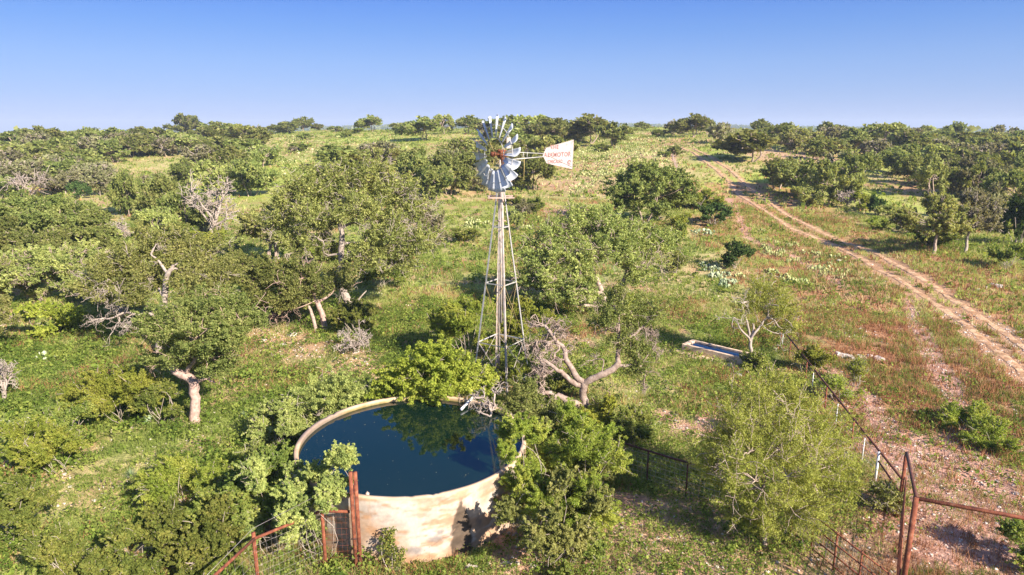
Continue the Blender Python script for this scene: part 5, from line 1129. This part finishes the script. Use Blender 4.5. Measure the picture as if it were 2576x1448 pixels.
p2 = empty('prickly_pear', at(1985, 705), label='long prickly pear patch on brown grass right of the largest patch', cat='cactus')
for (px, py, w) in [(1948, 690, 44), (1972, 700, 44), (2000, 710, 40), (2020, 714, 34), (1985, 712, 40), (1935, 686, 26)]:
    p = at(px, py); me = pads_mesh(rc, 22, w/2/FPX*42, .19); me.materials.append(MAT['pearpad']); o = link('pads', me, p2); o.location = p-p2.location
for px, py, w, lab in [(2090, 680, 60, 'prickly pear clump above the long patch, near the road'), (1200, 566, 70, 'wide pale prickly pear patch on grass left of the upper tower'), (2040, 640, 50, 'prickly pear with pale flowers below the road bend'), (1770, 590, 60, 'dark blue-green prickly pear left of the low juniper'), (1860, 700, 30, 'little prickly pear right of the largest patch'), (2110, 650, 46, 'prickly pear at the roadside above the rocks'),
                       (182, 1005, 26, 'single upright prickly pear in the shade at left'), (120, 905, 50, 'grey prickly pears in the shade under the lime bush'), (372, 1068, 18, 'small blue prickly pear pad left of the leaning oak trunk'), (2135, 1165, 18, 'small prickly pear by the white post'), (340, 585, 34, 'prickly pear below the pink-trunked small oak at upper left'), (1890, 760, 30, 'prickly pear above the thin mesquite'), (1860, 770, 26, 'prickly pear left above the thin mesquite')]:
    pear(px, py, w, lab, 'pearblue' if 'blue' in lab or 'grey' in lab else 'pearpad', n=10 if w < 30 else None)
PM = []
for i in range(4): me = pads_mesh(rc, 26, 1.0, .27); me.materials.append(MAT['pearpad']); PM.append(me)
FIELD = [(700, 345), (1000, 345), (1030, 375), (960, 395), (780, 395), (760, 430), (700, 450)]
FIELD2 = [(1455, 380), (1640, 365), (1680, 400), (1700, 450), (1660, 430), (1500, 470), (1440, 500), (1430, 440)]
for poly, n, lab, grp in [(FIELD2, 70, 'yellowish prickly pear clump in the open field right of the tail vane', 'prickly pears in the field right of the vane'), (FIELD, 45, 'pale prickly pear clump in the open field left of the windmill', 'prickly pears in the field left of the windmill'),
                          ([(1300, 520), (1340, 600), (1180, 600), (1140, 530)], 12, 'prickly pear on the grass behind the upper tower', 'prickly pears behind the tower'), ([(1900, 560), (2180, 690), (2130, 720), (1900, 640)], 26, 'prickly pear in brown grass along the lower side of the road', 'prickly pears below the road')]:
    for (x, y) in region(poly, n, rc, 8):
        pear(x, y, rc.uniform(9, 20) if y < 500 else rc.uniform(14, 26), lab, group=grp, me=PM[rc.integers(4)])
# the countless small ones beyond
X, Y = [], []
for poly in (FIELD, FIELD2, [(1540, 350), (1680, 350), (1680, 400), (1500, 400)]):
    for (x, y) in region(poly, 230, rc): p = at(x, y); X.append(p.x); Y.append(p.y)
X = np.repeat(np.array(X), 7)+rc.normal(size=len(X)*7)*.5; Y = np.repeat(np.array(Y), 7)+rc.normal(size=len(Y)*7)*.5
Cc = np.stack([X, Y, HT(X, Y)+rc.uniform(.1, .55, len(X))], 1)
tag(link('prickly_pear_field', leafmesh('pads', Cc, .26, rc, up=.2, aspect=.8), m=MAT['pearpad']), label='masses of small pale prickly pear pads dotting the far field', cat='cactus', kind='stuff')

# ================================================================== ROCKS
def big_rock(px, py, wpx, label, group=None, hz=.6):
    p = at(px, py); zc = p.y*cos(PITCH)+(CAMH-p.z)*sin(PITCH); s = wpx/2/FPX*zc; bm = MB(); rngk = np.random.default_rng(int(px*7+py))
    nu, nv_ = 12, 7; V = []
    ph = rngk.uniform(0, 6, 6)
    for j in range(nv_+1):
        b = -pi/2+pi*j/nv_
        for i in range(nu):
            a = 2*pi*i/nu; r = 1+.22*sin(2*a+ph[0])+.16*sin(3*a+ph[1]+b*2)+.12*sin(5*a+ph[2])*cos(b)+rngk.normal()*.045
            zz = np.clip(sin(b)*r*1.15, -.8, .72+.1*sin(a+ph[3])); V.append((cos(a)*cos(b)*r*s, sin(a)*cos(b)*r*s*.8, zz*s*hz))
    F = [(j*nu+i, j*nu+(i+1) % nu, (j+1)*nu+(i+1) % nu, (j+1)*nu+i) for j in range(nv_) for i in range(nu)]
    bm.raw(V, F); o = bm.build('rock', MAT['rock'], loc=(p.x, p.y, p.z+s*hz*.2)); o.rotation_euler = (0, 0, rngk.uniform(0, 6)); tag(o, label, 'rock', group); return o
for a in [(2111, 898, 22, 'pointed white boulder at the left end of the boulder row', None, 1.1), (2135, 902, 30, 'grey boulder second in the boulder row right of the fence'), (2165, 900, 22, 'low boulder in the middle of the boulder row'), (2210, 905, 26, 'boulder at the right end of the boulder row'), (2188, 897, 16, 'small boulder behind the right end of the boulder row'),
          (2507, 722, 26, 'larger pale boulder right of the road near the edge'), (2480, 725, 14, 'upright small boulder right of the road'), (2462, 730, 12, 'smallest of the three boulders right of the road'), (1185, 1432, 30, 'reddish boulder at the foot of the seep stain on the tank'), (1280, 1420, 26, 'brown rock at the foot of the bush right of the tank'), (1300, 1418, 16, 'smaller brown rock beside the brown rock right of the tank'), (1340, 1425, 14, 'rock in the weeds under the green bush at the tank'), (1048, 1408, 10, 'small rock under the near tank wall'),
          (210, 1405, 1, None), (212, 1404, 20, 'flat white rock among the weeds at lower left'), (205, 1290, 1, None), (205, 1288, 1, None), (208, 1318, 1, None), (940, 1462, 1, None), (1045, 1350, 1, None),
          (663, 858, 18, 'bright white rock beside the orange soil patch'), (735, 845, 26, 'flat pale rock slab on the orange soil'), (712, 870, 18, 'pale rock slab edge low on the orange soil'), (970, 985, 14, 'white rock on the ground left of the bright bush'), (930, 960, 12, 'small white rock above the shaded ground left of the bright bush'), (2065, 862, 1, None), (1788, 898, 12, 'rock behind the trough'), (1737, 885, 1, None), (1830, 915, 14, 'pale rock just behind the trough end'), (1770, 878, 10, 'small rock at the upper side of the trough'), (1860, 945, 16, 'rock at the foot of the thin mesquite'), (1905, 908, 14, 'pale rock right of the thin mesquite trunk'), (1920, 606, 14, 'white rock below the road bend'), (2110, 658, 16, 'pinkish boulder pair below the road'), (1765, 950, 10, 'small rock on the green slope below the trough'), (1645, 1165, 12, 'grey stone behind the wire mesh fence'), (1700, 1060, 10, 'white stone on the pink rocky patch'), (2300, 1035, 12, 'stone in the red-brown grass'), (2558, 1245, 16, 'white rock on the pink soil at the right edge'), (1220, 845, 10, 'white stone behind the tower base'), (1090, 848, 12, 'white stone on the grass left of the tower')]:
    if a[3] is None: continue
    big_rock(*a)
for (x, y) in region([(60, 1180), (420, 1130), (600, 1180), (520, 1300), (200, 1380), (60, 1300)], 30, rc, 24): big_rock(x, y, rc.uniform(5, 12), 'small white limestone rock among the weeds on the lower left slope', 'small rocks on the lower left slope')
for (x, y) in region([(60, 980), (330, 960), (300, 1060), (100, 1120)], 16, rc, 20): big_rock(x, y, rc.uniform(5, 11), 'small grey rock in the tree shade at left', 'small rocks in the shade at left')
for (x, y) in region([(2300, 1180), (2560, 1100), (2560, 1400), (2330, 1400)], 22, rc, 24): big_rock(x, y, rc.uniform(5, 10), 'small pale rock lying on the bare pink soil at lower right', 'small rocks on the pink soil')
for (x, y) in region([(1480, 1260), (1900, 1330), (1900, 1440), (1400, 1440)], 18, rc, 24): big_rock(x, y, rc.uniform(5, 11), 'small pale rock between the low weeds at bottom centre', 'small rocks at bottom centre')
for (x, y) in region([(600, 900), (950, 880), (940, 960), (640, 1020)], 16, rc, 20): big_rock(x, y, rc.uniform(5, 10), 'small pale rock on the grass between leaning oak and tank', 'small rocks between leaning oak and tank')
for (x, y) in region([(2150, 640), (2500, 850), (2480, 900), (2100, 700)], 18, rc, 20): big_rock(x, y, rc.uniform(4, 8), 'small rock in the brown grass beside the dirt road', 'small rocks beside the road')
# yuccas
def yucca(px, py, wpx, label):
    p = at(px, py); zc = p.y*cos(PITCH)+(CAMH-p.z)*sin(PITCH); R = wpx/2/FPX*zc; rg = np.random.default_rng(int(px)); V = []; n = 90
    for i in range(n):
        a = rg.uniform(0, 2*pi); e = rg.uniform(.05, 1.35); d = np.array([cos(a)*cos(e), sin(a)*cos(e), sin(e)]); s = np.array([-sin(a), cos(a), 0])*.012; L = R*rg.uniform(.8, 1.1)
        V += [-s+d*.03, s+d*.03, d*L]
    me = fastmesh('leaves', np.array(V), np.arange(3*n).reshape(-1, 3), 3, {'tint': ('FACE', 'FLOAT', rg.uniform(size=n))}); me.materials.append(MAT['yucca']); tag(link('yucca', me, loc=p), label, 'yucca')
yucca(612, 1050, 36, 'small pale yucca on the grass right of the leaning oak'); yucca(330, 1200, 50, 'yucca in the weeds below the lime shrub'); yucca(1000, 1440, 26, 'little yucca at the foot of the near tank wall')

# ================================================================== DISTANT WOODLAND AND AIR
rf = np.random.default_rng(71); n = 15000
r = rf.uniform(420**1.2, 3000**1.2, n)**(1/1.2); a = np.radians(rf.uniform(-50, 50, n)); X = r*np.sin(a); Y = r*np.cos(a); k = fbm(X, Y, 160, 311, 3) > .40; X, Y, r = X[k], Y[k], r[k]; n = len(X)
per = 7; Rr = rf.uniform(2.5, 4.5, n); XX = np.repeat(X, per)+rf.normal(size=n*per)*np.repeat(Rr, per)*.5; YY = np.repeat(Y, per)+rf.normal(size=n*per)*np.repeat(Rr, per)*.5
ZZ = HT(XX, YY)+rf.uniform(.5, 1, n*per)*np.repeat(Rr*1.4, per)
tag(link('distant_woodland', leafmesh('crowns', np.stack([XX, YY, ZZ], 1), 3.2, rf, up=.4, aspect=.9), m=MAT['oak']), label='continuous dark oak woodland covering the far low ridges', cat='woodland', kind='stuff')
#%%PART4
# haze: a closed box round the camera and the whole scene
m, t, o = M_('haze_air'); pv_ = t.nodes.new('ShaderNodeVolumePrincipled'); pv_.inputs['Color'].default_value = (.62, .74, .95, 1); pv_.inputs['Density'].default_value = .00028; pv_.inputs['Anisotropy'].default_value = 0.0
t.links.new(pv_.outputs[0], o.inputs['Volume'])
zmin = float(GZ.min())-1
mb = MB(); mb.box((0, 0, (zmin+60)/2), (14400, 14400, 60-zmin)); tag(mb.build('haze', m), kind='stuff')

# ================================================================== LABELS of the copied trees
ORD = ['first', 'second', 'third', 'fourth', 'fifth', 'sixth', 'seventh', 'eighth', 'ninth', 'tenth', 'eleventh', 'twelfth', 'thirteenth', 'fourteenth', 'fifteenth', 'sixteenth']
DESC = dict(oak='dark green oak', pale='yellow-green oak', grey='grey-brown oak', bush='low green bush', bright='bright bush', mesq='mesquite', fern='feathery shrub', shrub='pale shrub', juniper='dark juniper', bare='bare dead tree')
from collections import defaultdict
ZZn = defaultdict(list)
for T in TREES:
    if T[6] is None: ZZn[(T[4], T[1])].append(T)
for (z, k), L in ZZn.items():
    L.sort(key=lambda T: T[5])
    for i, T in enumerate(L):
        if len(L) == 1: lab = f'only {DESC[k]} {z}'
        elif i == 0: lab = f'leftmost {DESC[k]} {z}'
        elif i == len(L)-1: lab = f'rightmost {DESC[k]} {z}'
        else: lab = f'{ORD[i]} {DESC[k]} from the left {z}'
        tag(T[0], lab, CAT[k], f'{DESC[k]}s {z}')
        if len(lab.split()) > 16: print('LONG', lab)
